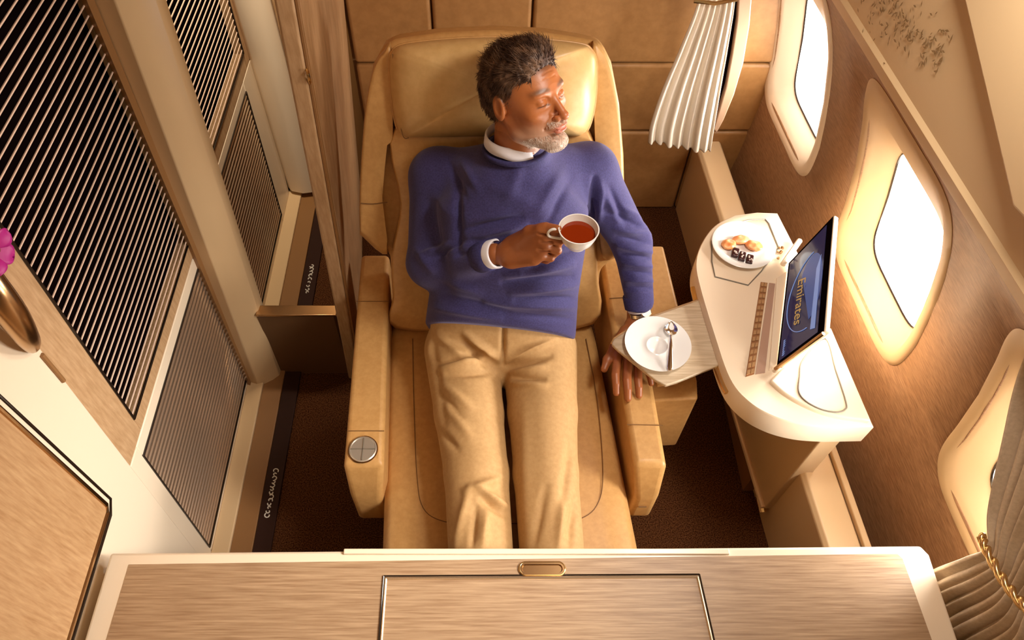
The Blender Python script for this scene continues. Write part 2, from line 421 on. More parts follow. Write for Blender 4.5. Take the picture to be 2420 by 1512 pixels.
# ------------------------------------------------------------------ left wall
XL = -.85
def lean(root, cx=0.0, cy=.07, z0=.65):
    M = Matrix.Identity(4); M[0][2] = cx; M[0][3] = -cx*z0*0; M[1][2] = cy; M[1][3] = -cy*z0
    for o_ in ([root] if root.type == 'MESH' else root.children): o_.data.transform(M)
bm = bmesh.new(); bx(bm, -.95, -.885, -1.3, 3.0, 0, 2.62)
struct('wall_left', bm, BLACK, 'aisle side wall behind the louvred panels')
def frame(y0, y1, z0, z1, hy0, hy1, hz0, hz1, x0=-.885, x1=XL):
    bm = bmesh.new()
    bx(bm, x0, x1, y0, hy0, z0, z1); bx(bm, x0, x1, hy1, y1, z0, z1)
    bx(bm, x0, x1, hy0, hy1, z0, hz0); bx(bm, x0, x1, hy0, hy1, hz1, z1); return bm
def shutter(kind, label, y0, y1, z0, z1, hy0, hy1, hz0, hz1, fm, slant):
    r = thing(kind, label, 'shutter', (XL, (y0+y1)/2, z0))
    obj('frame', frame(y0, y1, z0, z1, hy0, hy1, hz0, hz1), fm, r, bevel=.003, seg=2)
    bm = bmesh.new(); ringy = [(hy0, hz0), (hy1, hz0), (hy1, hz1), (hy0, hz1)]
    obj('inner_trim', tube([(XL+.001, a, b) for a, b in ringy], .0035, 6, closed=True), MIRROR, r)
    bm = bmesh.new(); p = .0222 if slant else .0205; z = hz0+p*.6
    while z < hz1-.004:
        if slant:
            prism([(XL-.0015, hy0, z-.0016), (XL-.0015, hy0, z+.0016), (XL+.0006, hy0, z+.0015), (XL+.0008, hy0, z-.0015)], (0, hy1-hy0, 0), bm)
        else:
            prism([(XL-.010, hy0, z-.0050), (XL-.002, hy0, z-.0042), (XL+.0015, hy0, z-.0015), (XL+.0015, hy0, z+.002), (XL-.002, hy0, z+.0045), (XL-.010, hy0, z+.005)], (0, hy1-hy0, 0), bm)
        z += p
    obj('slats', bm, SLAT if slant else BRONZERIB, r, smooth=30)
    lean(r); adopt(r); return r
shutter('louvred_shutter', 'large dark louvred upper shutter nearest the camera on the aisle wall', .72, 1.47, .66, 2.5, .835, 1.43, .71, 2.4, WOODF, True)
shutter('louvred_shutter', 'ribbed bronze lower shutter panel in a cream frame beside the seat', .72, 1.47, .02, .657, .79, 1.41, .05, .615, PALE, False)
shutter('louvred_shutter', 'smaller dark louvred upper shutter beyond the cream post', 1.61, 2.34, .68, 2.5, 1.66, 2.25, .735, 2.4, WOODF, True)
shutter('louvred_shutter', 'ribbed lower shutter panel beyond the cream post', 1.61, 2.34, .02, .677, 1.66, 2.17, .06, .64, PALE, False)
# post between the shutters
bm = bmesh.new()
PS = [(-.885, 1.36), (-.845, 1.345), (-.815, 1.335), (-.79, 1.345), (-.765, 1.36), (-.745, 1.38), (-.742, 1.42), (-.76, 1.46), (-.82, 1.50), (-.885, 1.52)]
loft([[(x+(.018*z if x > -.87 else 0), y+.09*z, z) for x, y in PS] for z in (.014, 2.6)], bm=bm)
struct('trim_6', bm, CREAM, 'cream upright post between the louvred panels', smooth=30, bevel=.003)
struct('trim_7', loft([[(x, y+.08*z, z) for x, y in ((-.852, 1.335), (-.838, 1.33), (-.838, 1.36), (-.852, 1.37))] for z in (.02, 2.6)]), BROWN, 'thin brown edge strip beside the post')
# near pillar, oak cabinet door
pil = struct('trim_8', box(-.885, -.838, -.6, .728, .0, 2.6), PALE, 'pale cream wall pillar at the near left', bevel=.003); lean(pil)
r = thing('cupboard_door', 'pale oak cupboard door with bronze edging at the near left', 'door', (-.83, .1, .77))
obj('door_panel', box(-.838, -.812, -.6, .592, .775, 2.5), WOODZ, r, bevel=.002)
for k, (off, rad, m_) in enumerate(((0, .005, BRONZE), (.014, .003, MIRROR))):
    pts = [(-.812+off*.3, -.6, .77-off*.6), (-.812+off*.3, .58, .77-off*.6), (-.812+off*.3, .594+off, .785-off*.2), (-.812+off*.3, .597+off, 2.5)]
    obj('edge_trim', tube(pts, rad, 8), m_, r)
adopt(r)
# door handle
r = thing('door_handle', 'curved brass door handle on the near left wall', 'handle', tuple(map(float, at_x(60, 790, -.83))))
pts = [at_x(a, b, x) for a, b, x in ((-70, 610, -.80), (-20, 680, -.785), (30, 745, -.785), (66, 800, -.80), (78, 822, -.83))]
pts = smooth_path(pts, 5); n = len(pts)
obj('lever', tube(pts, [.024+.004*math.sin(PI*i/n)-.016*(i/n)**2 for i in range(n)], 12), BRONZE, r)
obj('slot', tube([at_x(98, 838, -.836), at_x(150, 900, -.836)], .005, 8), BROWN, r)
adopt(r)
# orchid at the far left edge
oc = at_x(-22, 590, -.76)
r = thing('orchid', 'magenta orchid blossom at the left edge in front of the louvres', 'flower', tuple(map(float, oc)))
for k in range(5):
    a = 2*PI*k/5+.1; bm = bmesh.new(); rows = []
    for i in range(9):
        t = i/8; wd = .017*math.sin(PI*min(1, .08+.92*t))**.7
        row = []
        for j in range(7):
            s = (j/6-.5)*2; row.append((.012*math.sin(t*2.4)+.004*abs(s)*t, (.006+t*.034), s*wd))
        rows.append([Vector(oc)+Matrix.Rotation(a, 3, 'X') @ Vector(q) for q in row])
    loft(rows, closed=False, caps=False, bm=bm); po = obj('petal', bm, MAGENTA, r, smooth=180)
    so = po.modifiers.new('s', 'SOLIDIFY'); so.thickness = .0015
cv = Vector(map(float, oc))
obj('stem', tube([cv, cv+Vector((-.02, -.05, .0)), cv+Vector((-.05, -.10, .02)), cv+Vector((-.08, -.16, .02))], .002, 6), GREEN, r)
bm = bmesh.new(); bmesh.ops.create_icosphere(bm, subdivisions=2, radius=.008, matrix=Matrix.Translation(cv+Vector((.006, 0, 0)))); obj('lip', bm, GOLD, r)
adopt(r)
# sill, plinth and dark rail on the floor
struct('baseboard_left', box(-.85, -.795, -.3, 2.6, 0, .028), CREAM, 'cream sill below the louvred panels', bevel=.003)
struct('trim_9', box(-.795, -.728, -.3, 2.6, 0, .018), BROWN, 'brown plinth strip beside the rail', bevel=.002)
rail = struct('trim_10', box(-.728, -.672, -.3, 2.6, 0, .012), DBROWN, 'dark floor rail with silver ornament', bevel=.002)
def squiggle(p0, p1, n, sd):
    rr = random.Random(sd); bm = bmesh.new(); p0 = Vector(p0); p1 = Vector(p1)
    for i in range(n):
        c = p0.lerp(p1, (i+.5)/n); pts = []
        a0 = rr.uniform(0, 6); r0 = rr.uniform(.006, .012)
        for k in range(9):
            a = a0+k*.55; rad = r0*(1-k*.06); pts.append(c+Vector((rad*math.cos(a)*.9, rad*math.sin(a)*.8, 0)))
        tube(pts, .002, 5, bm=bm)
    return bm
a, b = at_z(652, 1108, .013), at_z(630, 1222, .013); a[0] = b[0] = -.70
obj('silver_ornament', squiggle(a, b, 13, 2), ORN, rail)
a, b = at_z(716, 624, .013), at_z(708, 695, .013); a[0] = b[0] = -.70
obj('silver_ornament', squiggle(a, b, 9, 5), ORN, rail)

# low box across the passage, partition beside the seat
r = thing('threshold_box', 'low brown threshold box across the gap left of the seat', 'box', (-.6, 1.42, 0))
obj('body', box(-.745, -.497, 1.40, 1.43, 0, .36), mat('threshold_brown', (.13, .06, .022), .5), r)
obj('top_edge', box(-.745, -.485, 1.394, 1.434, .36, .368), BRONZE, r, bevel=.002)
adopt(r)
r = thing('partition', 'tall oak partition panel standing left of the seat', 'partition', (-.47, 1.8, 0))
def pq(xf, xb, y0_, y1_, th, lf=.05, lb=.075):
    return loft([[(xf-th+lf*z, y0_, z), (xf+lf*z, y0_, z), (xb+lb*z, y1_, z), (xb-th+lb*z, y1_, z)] for z in (0, 2.4)])
obj('panel', pq(-.452, -.531, 1.40, YB-.002, .035), WOODP, r, bevel=.002)
obj('front_edge', pq(-.458, -.4605, 1.375, 1.41, .040, .05, .05), WOODF, r, bevel=.006)
obj('edge_strip', pq(-.450, -.4525, 1.378, 1.40, .008, .05, .05), BROWN, r, bevel=.002)
adopt(r)
hk = at_x(735, 190, -.40)
r = thing('coat_hook', 'small gilt coat hook on the oak partition', 'hook', tuple(map(float, hk)))
h = [at_x(*q) for q in ((722, 140, -.402), (728, 175, -.388), (735, 205, -.395), (741, 232, -.405))]
obj('plate', tube([h[0], h[3]], .007, 8), BRONZE, r); obj('hook', tube(smooth_path(h, 4), .004, 8), GOLD, r); adopt(r)
h0 = at_x(782, 275, -.425)
r = thing('wall_slot', 'narrow dark slot with bronze surround on the oak partition', 'slot', tuple(map(float, h0)))
obj('recess', box(-.436, -.424, h0[1]-.022, h0[1]+.022, h0[2]-.09, h0[2]+.06), MIRROR, r, bevel=.001)
obj('surround', tube([(-.433, h0[1]-.022, h0[2]-.16), (-.422, h0[1]-.022, h0[2]+.06)], .003, 6), GOLD, r); adopt(r)
# far compartment behind the partition
bm = bmesh.new(); st = [(-.85, 2.30), (-.83, 2.275), (-.78, 2.262), (-.735, 2.27), (-.715, 2.30), (-.715, 2.36), (-.85, 2.36)]
loft([[(x, y, z) for x, y in st] for z in (.05, 2.6)], bm=bm)
struct('trim_11', bm, PALE, 'pale rounded bulkhead edge at the far left', smooth=50)
struct('trim_12', box(-.705, -.69, 2.29, 2.31, .0, .30), CREAM, 'thin cream upright by the far bulkhead')
struct('trim_13', box(-.885, -.46, 2.40, 2.44, 0, 2.6), BROWN, 'brown end wall of the passage behind the partition')
struct('trim_14', box(-.71, -.66, 2.27, 2.30, .30, 2.6), WOODF, 'oak upright strip at the end of the passage', bevel=.004)

# ------------------------------------------------------------------ bulkhead edge and curtain at the back right
q = [(1747, -25), (1779, -25), (1772, 60), (1757, 150), (1735, 225), (1710, 285), (1694, 314), (1686, 306), (1700, 260), (1716, 205), (1730, 130), (1742, 50)]
struct('trim_15', prism([at_y(a, b, 2.08) for a, b in q], (0, .04, 0)), mat('pink_cream', (.55, .36, .24), .4), 'curved pale edge of the bulkhead behind the curtain', bevel=.004)
q = [(1733, -25), (1750, -25), (1744, 50), (1732, 130), (1716, 210), (1700, 262), (1688, 306), (1680, 300), (1690, 230), (1716, 120)]
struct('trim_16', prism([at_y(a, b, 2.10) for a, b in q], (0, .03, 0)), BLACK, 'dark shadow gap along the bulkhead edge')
def drape(rows, axis, npl, amp, nu=160, nv=10, thick=.0016, phase=0):
    """pleated cloth through rows of end points; amp per row; folds push along 'axis'"""
    L = smooth_path([r_[0] for r_ in rows], nv); R = smooth_path([r_[1] for r_ in rows], nv); A = np.interp(np.linspace(0, len(rows)-1, len(L)), range(len(rows)), amp)
    axis = np.array(axis); out = []; rr = random.Random(1); ph = [rr.uniform(-.5, .5) for _ in range(npl+2)]
    for i, (a, b) in enumerate(zip(L, R)):
        row = []
        for k in range(nu+1):
            t = k/nu; s = t*npl; wv = math.sin(2*PI*s+phase+ph[int(s)]*.0)*.8+.35*math.sin(2*PI*s*.37+1+i*.02)
            row.append(a+(b-a)*(t+.006*math.sin(2*PI*s*1.7))+axis*A[i]*wv)
        out.append(row)
    return loft(out, closed=False, caps=False)
def Y2(a, b, y=2.0): return at_y(a, b, y)
r = thing('curtain', 'white pleated curtain hanging at the back beside the bulkhead', 'curtain', tuple(map(float, Y2(1620, 350))))
rows = [(Y2(1645, -70), Y2(1735, -70)), (Y2(1650, 0), Y2(1738, 0)), (Y2(1608, 110), Y2(1722, 110)), (Y2(1565, 210), Y2(1703, 220)), (Y2(1538, 290), Y2(1688, 310)), (Y2(1532, 335), Y2(1680, 360))]
o = obj('cloth', drape(rows, (.0, -1, 0), 7, [.004, .004, .008, .010, .012, .013]), CURTAINW, r, smooth=180)
so = o.modifiers.new('s', 'SOLIDIFY'); so.thickness = .002
obj('tie_band', tube([Y2(1640, 2, 1.985), Y2(1690, 8, 1.975), Y2(1742, -2, 1.985)], .006, 8), GOLD, r); adopt(r)
# near right curtain with its gold tieback
XC = .985
def X2(a, b, x=XC): return at_x(a, b, x)
r = thing('curtain', 'beige pleated curtain gathered by a gold tieback at the near right', 'curtain', tuple(map(float, X2(2350, 1350))))
rows = [(X2(2520, 640), X2(3000, 1000)), (X2(2425, 880), X2(2800, 1230)), (X2(2383, 1044), X2(2650, 1330)), (X2(2345, 1200), X2(2520, 1420)), (X2(2338, 1290), X2(2450, 1465)), (X2(2285, 1318), X2(2420, 1540)), (X2(2205, 1350), X2(2330, 1600)), (X2(2120, 1400), X2(2250, 1660))]
cl = drape(rows, (-1, 0, 0), 9, [.018, .018, .015, .010, .007, .010, .014, .016], nu=200)
o = obj('cloth', cl, CURTAIN, r, smooth=180); so = o.modifiers.new('s', 'SOLIDIFY'); so.thickness = .002
tb = [X2(2320, 1268, .955), X2(2332, 1300, .95), X2(2372, 1372, .945), X2(2420, 1432, .945), X2(2480, 1490, .95)]
t1 = smooth_path(tb, 10); bm = bmesh.new()
for s_ in (0, PI): tube([p+np.array([.004*math.cos(i*.7+s_), .005*math.sin(i*.7+s_), .004*math.sin(i*.7+s_)]) for i, p in enumerate(t1)], .0055, 8, bm=bm)
obj('tieback', bm, GOLD, r, smooth=180); adopt(r)

# ================================================================== SEAT
seat = thing('lounge_seat', 'wide tan leather reclining cabin seat under the man', 'seat', (.03, 1.1, 0))
BP0 = np.array([0, 1.27, .47]); BD = np.array([0, .39, .921]); BN = np.array([0, -.921, .39])
def B(px, py, off=0): return at_plane(px, py, BP0+BN*off, BN)
back = [(848, 545), (850, 420), (862, 250), (880, 155), (905, 110), (935, 95), (1040, 80), (1165, 74), (1290, 80), (1385, 95), (1425, 105), (1447, 150), (1466, 250), (1476, 370), (1480, 520), (1478, 600), (1420, 640), (1410, 768), (930, 782), (920, 600), (855, 565)]
o = obj('back_shell', prism([B(*q, -.035) for q in back], tuple(-BN*.10)), LEATHER, seat, bevel=.022, seg=5)
wl = [(850, 540), (851, 420), (864, 250), (884, 155), (908, 118), (925, 112), (930, 320), (918, 330), (905, 480), (915, 600), (858, 560)]
def puffed(poly, z0, h, inset=.03, nrm=BN, steps=5, fp=lambda q, o_: B(q[0], q[1], o_)):
    """padded slab: outline traced on a plane, rounded edges"""
    c = np.mean(np.array(poly, float), 0); out = smooth_path([np.array([*p], float) for p in poly], 4, True); rings = []
    for s in range(steps+1):
        a = s/steps*PI/2; k = 1-inset*(1-math.cos(a)); rings.append([fp(c+(p-c)*k, z0+h*math.sin(a)) for p in out])
    rings.insert(0, [fp(p, z0-.02) for p in out])
    last = rings[-1]; cc = np.mean(np.array(last), 0)
    for k in (.85, .6, .3): rings.append([cc+(p-cc)*k+nrm*h*.10*(1-k) for p in last])
    return loft(rings)
obj('back_cushion', puffed([(932, 300), (945, 480), (925, 600), (928, 700), (935, 776), (1170, 782), (1402, 766), (1412, 640), (1405, 500), (1390, 300), (1170, 290)], -.035, .05), LEATHER, seat, smooth=60)
for nm, poly in (('side_bolster', wl), ('side_bolster', [(1398, 112), (1422, 112), (1443, 155), (1462, 250), (1472, 370), (1476, 520), (1474, 590), (1425, 610), (1412, 500), (1405, 330)])):
    obj(nm, puffed(poly, -.035, .045, .06), LEATHER, seat, smooth=60)
# head pillow
pl = [(930, 118), (960, 103), (1060, 92), (1165, 88), (1270, 92), (1370, 103), (1398, 118), (1410, 150), (1408, 230), (1396, 290), (1378, 316), (1340, 322), (1165, 322), (990, 325), (955, 320), (936, 295), (925, 230), (920, 150)]
c = np.mean(np.array(pl, float), 0); out = smooth_path([np.array(p, float) for p in pl], 6, True); rings = []
rr = random.Random(4)
for s in range(15):
    a = s/14*PI/2; k = max(.02, math.cos(a)**.5); rings.append([B(*(c+(p-c)*k), .005+.085*math.sin(a)**.8+.0025*math.sin(i*.42+1)*math.sin(2*a)) for i, p in enumerate(out)])
obj('head_pillow', loft(rings), PILLOWM, seat, smooth=180)
obj('pillow_piping', tube([B(*(c+(p-c)*1.0), .01) for p in out], .0035, 6, closed=True), LEATHER, seat)
pt = smooth_path([np.array(p, float) for p in [(922, 128), (930, 230), (945, 318), (960, 326)]], 6)
obj('stitching', tube([B(q[0]+6, q[1], .040) for q in pt], .0013, 5), STITCH, seat)
obj('stitching', tube([B(*q, .013) for q in smooth_path([(852, 480), (880, 482), (915, 478)], 4)], .0014, 5), STITCH, seat)
# seat cushion, leg rest
xs = lambda y: (-.262-.05*(y-.6), .384-.08*(y-.6))
bm = bmesh.new(); rings = []
for y in (1.32, 1.25, 1.1, .95, .8, .7, .6, .4, .33):
    a, b = xs(y); e = .0 if .33 < y < 1.32 else .015
    rings.append([(a, y, .30), (a-.002, y, .42-e), (a+.02, y, .446-e), (a+.09, y, .452-e), ((a+b)/2, y, .447-e), (b-.09, y, .452-e), (b-.02, y, .446-e), (b+.002, y, .42-e), (b, y, .30)])
obj('seat_cushion', loft(rings), LEATHER, seat, smooth=60)
sm = smooth_path([at_z(*q, .4525) for q in ((975, 800), (978, 950), (985, 1120), (1000, 1200), (1050, 1232), (1130, 1236), (1300, 1236), (1365, 1228), (1410, 1195), (1425, 1120), (1412, 950), (1385, 800))], 6)
sm = [np.array([p[0], p[1], .452]) for p in sm]
obj('stitching', tube(sm, .0012, 5), STITCH, seat)
obj('base', box(-.22, .30, .55, 1.35, 0, .30), BROWN, seat, bevel=.01)
# arm rests
def arm(x0a, x1a, x0b, x1b, ya, yb, z, zb, nm):
    r = [[(x0a, ya, zb), (x0a, ya, z), (x1a, ya, z), (x1a, ya, zb)], [(x0b, yb, zb), (x0b, yb, z), (x1b, yb, z), (x1b, yb, zb)],
         [(x0b+.012, yb-.055, zb+.03), (x0b+.012, yb-.055, z-.10), (x1b-.012, yb-.055, z-.10), (x1b-.012, yb-.055, zb+.03)]]
    return obj(nm, loft(r), LEATHER, seat, bevel=.014, seg=4)
a_l0, a_l1 = at_z(853, 600, .54), at_z(920, 600, .54); b_l0, b_l1 = at_z(811, 1095, .54), at_z(906, 1095, .54)
arm(a_l0[0], a_l1[0], b_l0[0], b_l1[0], a_l0[1], b_l0[1], .54, .26, 'armrest')
a_r0, a_r1 = at_z(1415, 590, .54), at_z(1490, 590, .54); b_r0, b_r1 = at_z(1502, 1118, .54), at_z(1575, 1085, .54)
arm(a_r0[0], a_r1[0], at_z(1500, 1095, .54)[0], b_r1[0], a_r0[1], .80, .54, .28, 'armrest')
for (p, q_) in (((840, 712), (918, 712)), ((820, 1018), (908, 1018)), ((1440, 705), (1530, 700)), ((1482, 1003), (1566, 1005))):
    obj('stitching', tube([at_z(*p, .5405), at_z(*q_, .5405)], .0013, 5), STITCH, seat)
# side pocket box right of the seat
bm = prism([at_z(*q, .47) for q in ((1500, 580), (1568, 580), (1648, 898), (1650, 942), (1500, 950))], (0, 0, -.30))
obj('side_box', bm, LEATHER, seat, bevel=.008)
obj('box_lip', tube([at_z(1552, 908, .485), at_z(1600, 902, .485)], .008, 8), LEATHER, seat)
obj('latch_mark', tube([(float(b_r1[0])-.055, .742, .395), (float(b_r1[0])-.035, .742, .395)], .002, 6), CHAMP, seat)
# round control on the left arm
cc = at_z(858, 1062, .541); 
kn = obj('control_knob', lathe([(.0, -.002), (.036, -.002), (.036, .003), (.033, .005), (.031, .003), (.0, .004)], cc, 40), mat('brushed_metal', (.52, .46, .38), .35, .6), seat, smooth=40)
bm = bmesh.new(); c_ = cc
bx(bm, c_[0]-.0012, c_[0]+.0012, c_[1]-.031, c_[1]+.031, .543, .5465); bx(bm, c_[0]-.031, c_[0]+.031, c_[1]-.0012, c_[1]+.0012, .543, .5465)
kx = obj('cross_mark', bm, GREYLINE, kn)
obj('rim', tube([(c_[0]+.037*math.cos(t), c_[1]+.037*math.sin(t), .542) for t in np.linspace(0, 2*PI, 40, endpoint=False)], .0022, 6, closed=True), BRONZE, kn)
adopt(seat)

# ================================================================== FRONT CONSOLE
ZT = .72
cons = thing('front_console', 'oak topped console with cream rim across the foot of the suite', 'console', (.07, .1, 0))
L0, L1 = at_z(273, 1306, ZT), at_z(2190, 1291, ZT)
ctr = [(-.812, -.45), (-.806, L0[1]), (L1[0]-.012, L1[1]+.002), (L1[0], L1[1]-.018), (.935, -.45)]
obj('rim', prism([(x, y, ZT) for x, y in ctr], (0, 0, -.05)), PALE, cons, bevel=.006)
i0, i1, i2 = at_z(306, 1334, ZT), at_z(2130, 1313, ZT), at_z(2208, 1512, ZT)
ox = [(at_z(256, 1512, ZT)[0]-.02, -.4), (i0[0], i0[1]), (i1[0]-.008, i1[1]+.004), (i1[0], i1[1]-.006), (i2[0]+.02, -.4)]
obj('oak_inlay', prism([(x, y, ZT+.0015) for x, y in ox], (0, 0, -.01)), WOODX, cons, smooth=0)
t0, t1_, t2, t3 = at_z(900, 1560, ZT), at_z(913, 1368, ZT), at_z(1647, 1364, ZT), at_z(1688, 1560, ZT)
pan = [(t0[0], -.3), (t1_[0], t1_[1]), (t2[0], t2[1]), (t3[0]+.04, -.3)]
obj('flap', prism([(x, y, ZT+.004) for x, y in pan], (0, 0, -.008)), WOODX, cons, bevel=.001)
for dd, m_ in ((0, CHAMP), (.0055, MIRROR)):
    pts = [(pan[0][0]-dd, -.3, ZT+.0035), (pan[1][0]-dd, pan[1][1]+dd, ZT+.0035), (pan[2][0]+dd, pan[2][1]+dd, ZT+.0035), (pan[3][0]+dd, -.3, ZT+.0035)]
    bm = bmesh.new()
    for s_ in range(3): tube([pts[s_], pts[s_+1]], .0032 if m_ is CHAMP else .0016, 8, bm=bm)
    obj('flap_trim', bm, m_, cons)
lc = at_z(1281, 1345, ZT)
st = lambda rx, ry, z: [(lc[0]+math.copysign(rx-ry, math.cos(t))+ry*math.cos(t), lc[1]+ry*math.sin(t), z) for t in np.linspace(0, 2*PI, 40, endpoint=False)]
la = obj('latch', loft([st(.047, .0125, ZT+.001), st(.047, .0125, ZT+.006), st(.043, .009, ZT+.006), st(.041, .008, ZT+.002)]), BRONZE, cons, smooth=30)
obj('latch_ring', tube(st(.048, .0135, ZT+.004), .0025, 8, closed=True), GOLD, la)
e0, e1 = at_z(812, 1300, ZT+.006), at_z(1722, 1292, ZT+.006)
obj('edge_lip', box(float(e0[0]), float(e1[0]), float(e0[1])-.008, float(e0[1])+.004, ZT-.03, ZT+.006), PALE, cons, bevel=.002)
obj('side_panel', box(-.80, -.77, -.45, float(L0[1])-.01, 0, ZT-.05), CREAM, cons)
obj('side_panel', box(.83, .86, -.45, float(L0[1])-.01, 0, ZT-.05), CREAM, cons)
obj('rear_panel', box(-.77, .83, -.45, -.42, 0, ZT-.05), CREAM, cons)
adopt(cons)

# ================================================================== SIDE CONSOLE on the right
ZS = .66
sct = thing('side_table', 'white kidney shaped side console with flap on the window side', 'table', (.9, 1.2, 0))
low = [(1738, 507), (1690, 532), (1658, 575), (1645, 622), (1655, 680), (1688, 790), (1725, 895), (1770, 950), (1830, 985), (1900, 1004), (1975, 1010), (2066, 1008), (1968, 790), (1893, 610), (1838, 502), (1790, 500)]
def srf(p, z): return at_z(p[0], p[1], z)
top2 = smooth_path([np.array(srf(p, ZS)) for p in low[:11]], 6)+[srf(p, ZS) for p in low[11:]]
top2 = [np.array([p[0], p[1], ZS]) for p in top2]
# undercut: the lower rim lies a little inside
cen = np.mean(np.array(top2), 0)
rings = [[p-np.array([0, 0, .08]) for p in top2], [p-np.array([0, 0, .004]) for p in top2], [cen+(p-cen)*.988 for p in top2]]
obj('table_top', loft(rings), PALE, sct, smooth=50)
obj('bronze_edge', tube([np.array([p[0]-.004, p[1], ZS-.045]) for p in top2[22:38]], .0075, 8), GOLD, sct)
# raised near pod with storage lid
pod = smooth_path([srf(p, ZS+.014) for p in ((1820, 898), (1850, 925), (1890, 950), (1940, 972), (1990, 985), (2040, 992))], 5)+[srf(p, ZS+.014) for p in ((2060, 995), (1964, 772), (1950, 790), (1846, 872))]
obj('raised_end', prism(pod, (0, 0, -.02)), PALE, sct, bevel=.005)
lid = smooth_path([srf(p, ZS+.0155) for p in ((1950, 800), (1975, 875), (1999, 950), (1996, 968), (1975, 974), (1940, 967), (1905, 948), (1888, 925), (1890, 890), (1898, 850))], 5, True)
obj('storage_lid', prism(lid, (0, 0, -.004)), PALE, sct, smooth=0)
obj('lid_seam', tube([p+np.array([0, 0, .0005]) for p in lid], .0022, 6, closed=True), GREYLINE, sct)
# hexagonal inset under the plate
hx = [srf(p, ZS+.001) for p in ((1730, 530), (1770, 520), (1808, 518), (1817, 528), (1840, 585), (1800, 640), (1768, 674), (1690, 654), (1682, 618), (1682, 570))]
obj('plate_inset', tube(hx, .0022, 6, closed=True), GREYLINE, sct)
# recessed control strip
ks = [srf(p, ZS+.002) for p in ((1798, 666), (1814, 668), (1782, 884), (1762, 890))]
obj('control_strip', prism(ks, (0, 0, -.004)), mat('control_brown', (.30, .13, .05), .4), sct)
bm = bmesh.new()
for i in range(15):
    t = (i+.15)/15; u = (i+.78)/15; K = [np.array(k_) for k_ in ks]
    for s0, s1 in ((.08, .46), (.54, .92)):
        a0 = K[0]*(1-t)+K[3]*t; a1 = K[1]*(1-t)+K[2]*t; b0 = K[0]*(1-u)+K[3]*u; b1 = K[1]*(1-u)+K[2]*u
        prism([a0+(a1-a0)*s0, a0+(a1-a0)*s1, b0+(b1-b0)*s1, b0+(b1-b0)*s0], (0, 0, .003), bm)
obj('keys', bm, mat('key_tan', (.42, .23, .10), .4), sct, smooth=0)
obj('metal_strip', prism([srf(p, ZS+.003) for p in ((1818, 668), (1832, 670), (1808, 880), (1786, 884))], (0, 0, -.005)), mat('rose_metal', (.55, .38, .30), .3, .4), sct)
obj('ledge_strip', prism([srf(p, ZS+.006) for p in ((1836, 655), (1860, 640), (1836, 860), (1818, 874))], (0, 0, -.008)), PALE, sct, bevel=.002)
obj('hinge_arm', tube([srf((1850, 625), ZS+.012), srf((1890, 568), ZS+.02)], .008, 8), PALE, sct)
bm = bmesh.new(); rr = random.Random(9)
for i in range(8):
    c_ = Vector(map(float, srf((1838+rr.uniform(-12, 14), 598+rr.uniform(-14, 14)), ZS+.008))); bmesh.ops.create_icosphere(bm, subdivisions=1, radius=rr.uniform(.003, .006), matrix=Matrix.Translation(c_))
obj('hinge_fitting', bm, BRONZE, sct)
# cabinet below with bronze edge
def cxb(y): return .862-.075*(y-.85)
bm = bmesh.new(); loft([[(cxb(y)-.004, y, .10), (cxb(y)-.004, y, .58), (cxb(y)+.05, y, .58), (cxb(y)+.05, y, .10)] for y in (.85, 1.48)], bm=bm)
obj('cabinet', bm, CREAM, sct, bevel=.004)
obj('cabinet_trim', tube([(cxb(.852)-.010, .852, .105), (cxb(.93)-.010, .93, .105), (cxb(1.45)-.010, 1.45, .105)], .008, 8), mat('pale_bronze', (.85, .66, .45), .3, .3), sct)
obj('cabinet_foot', tube([(cxb(.852)-.006, .845, .085), (cxb(.93)-.006, .89, .10)], .012, 10), GOLD, sct)
obj('plinth', box(.84, .90, .95, 1.5, 0, .10), BROWN, sct)
adopt(sct)
# screen
mon = thing('tablet_screen', 'tablet screen showing gold script on dark blue beside the window', 'screen', tuple(map(float, at_z(1848, 745, ZS))))
p3, p4 = at_z(1836, 866, ZS+.01), at_z(1864, 622, ZS+.01)
p1, p2 = P(1972, 508, 1.985), P(1950, 782, 1.78)
p3, p4, p1, p2 = map(np.array, (p3, p4, p1, p2))
ex = (p4-p3)/np.linalg.norm(p4-p3); q_ = p2-p3; q_ = q_-ex*(q_@ex); nr = np.cross(ex, q_); nr /= np.linalg.norm(nr)
if nr[0] > 0: nr = -nr                                # faces the man
obj('housing', prism([p3, p4, p1, p2], tuple(-nr*.014)), PALE, mon, bevel=.003)
def S(s, t, off=0): a = p3+(p4-p3)*s; b = p2+(p1-p2)*s; return a+(b-a)*t+nr*off
obj('bezel', prism([S(0.005, .01, .0003), S(.995, .01, .0003), S(.995, .98, .0003), S(.005, .98, .0003)], tuple(nr*.0012)), BLACK, mon, smooth=0)
obj('display', prism([S(.03, .05, .0016), S(.97, .05, .0016), S(.97, .86, .0016), S(.03, .86, .0016)], tuple(nr*.0006)), SCREEN, mon, smooth=0)
def flat(pts, off, name, m_): 
    return obj(name, prism([S(a, b, off) for a, b in pts], tuple(nr*.0004)), m_, mon, smooth=0)
arc = [(.48+.34*math.cos(t), .62-.50*math.sin(t)) for t in np.linspace(0, PI, 30)]
arc2 = [(.48+.335*math.cos(t)*.97, .62-.485*math.sin(t)) for t in np.linspace(0, PI, 30)]
flat([(.5+.30*math.cos(t), .60+.26*math.sin(t)) for t in np.linspace(-.9, PI*.95, 30)], .0023, 'sky_glow', mat('sb', (.02, .03, .1), .2))
bpy.data.objects['sky_glow'].data.materials[0] = emis('glow_blue', (.035, .07, .22), .6)
obj('glow_arc', tube([S(a, b, .003) for a, b in arc], .0012, 5), SCREENLIGHT, mon)
flat([(.10, .70), (.62, .72), (.72, .80), (.08, .80)], .0028, 'cloud_band', SCREENLIGHT)
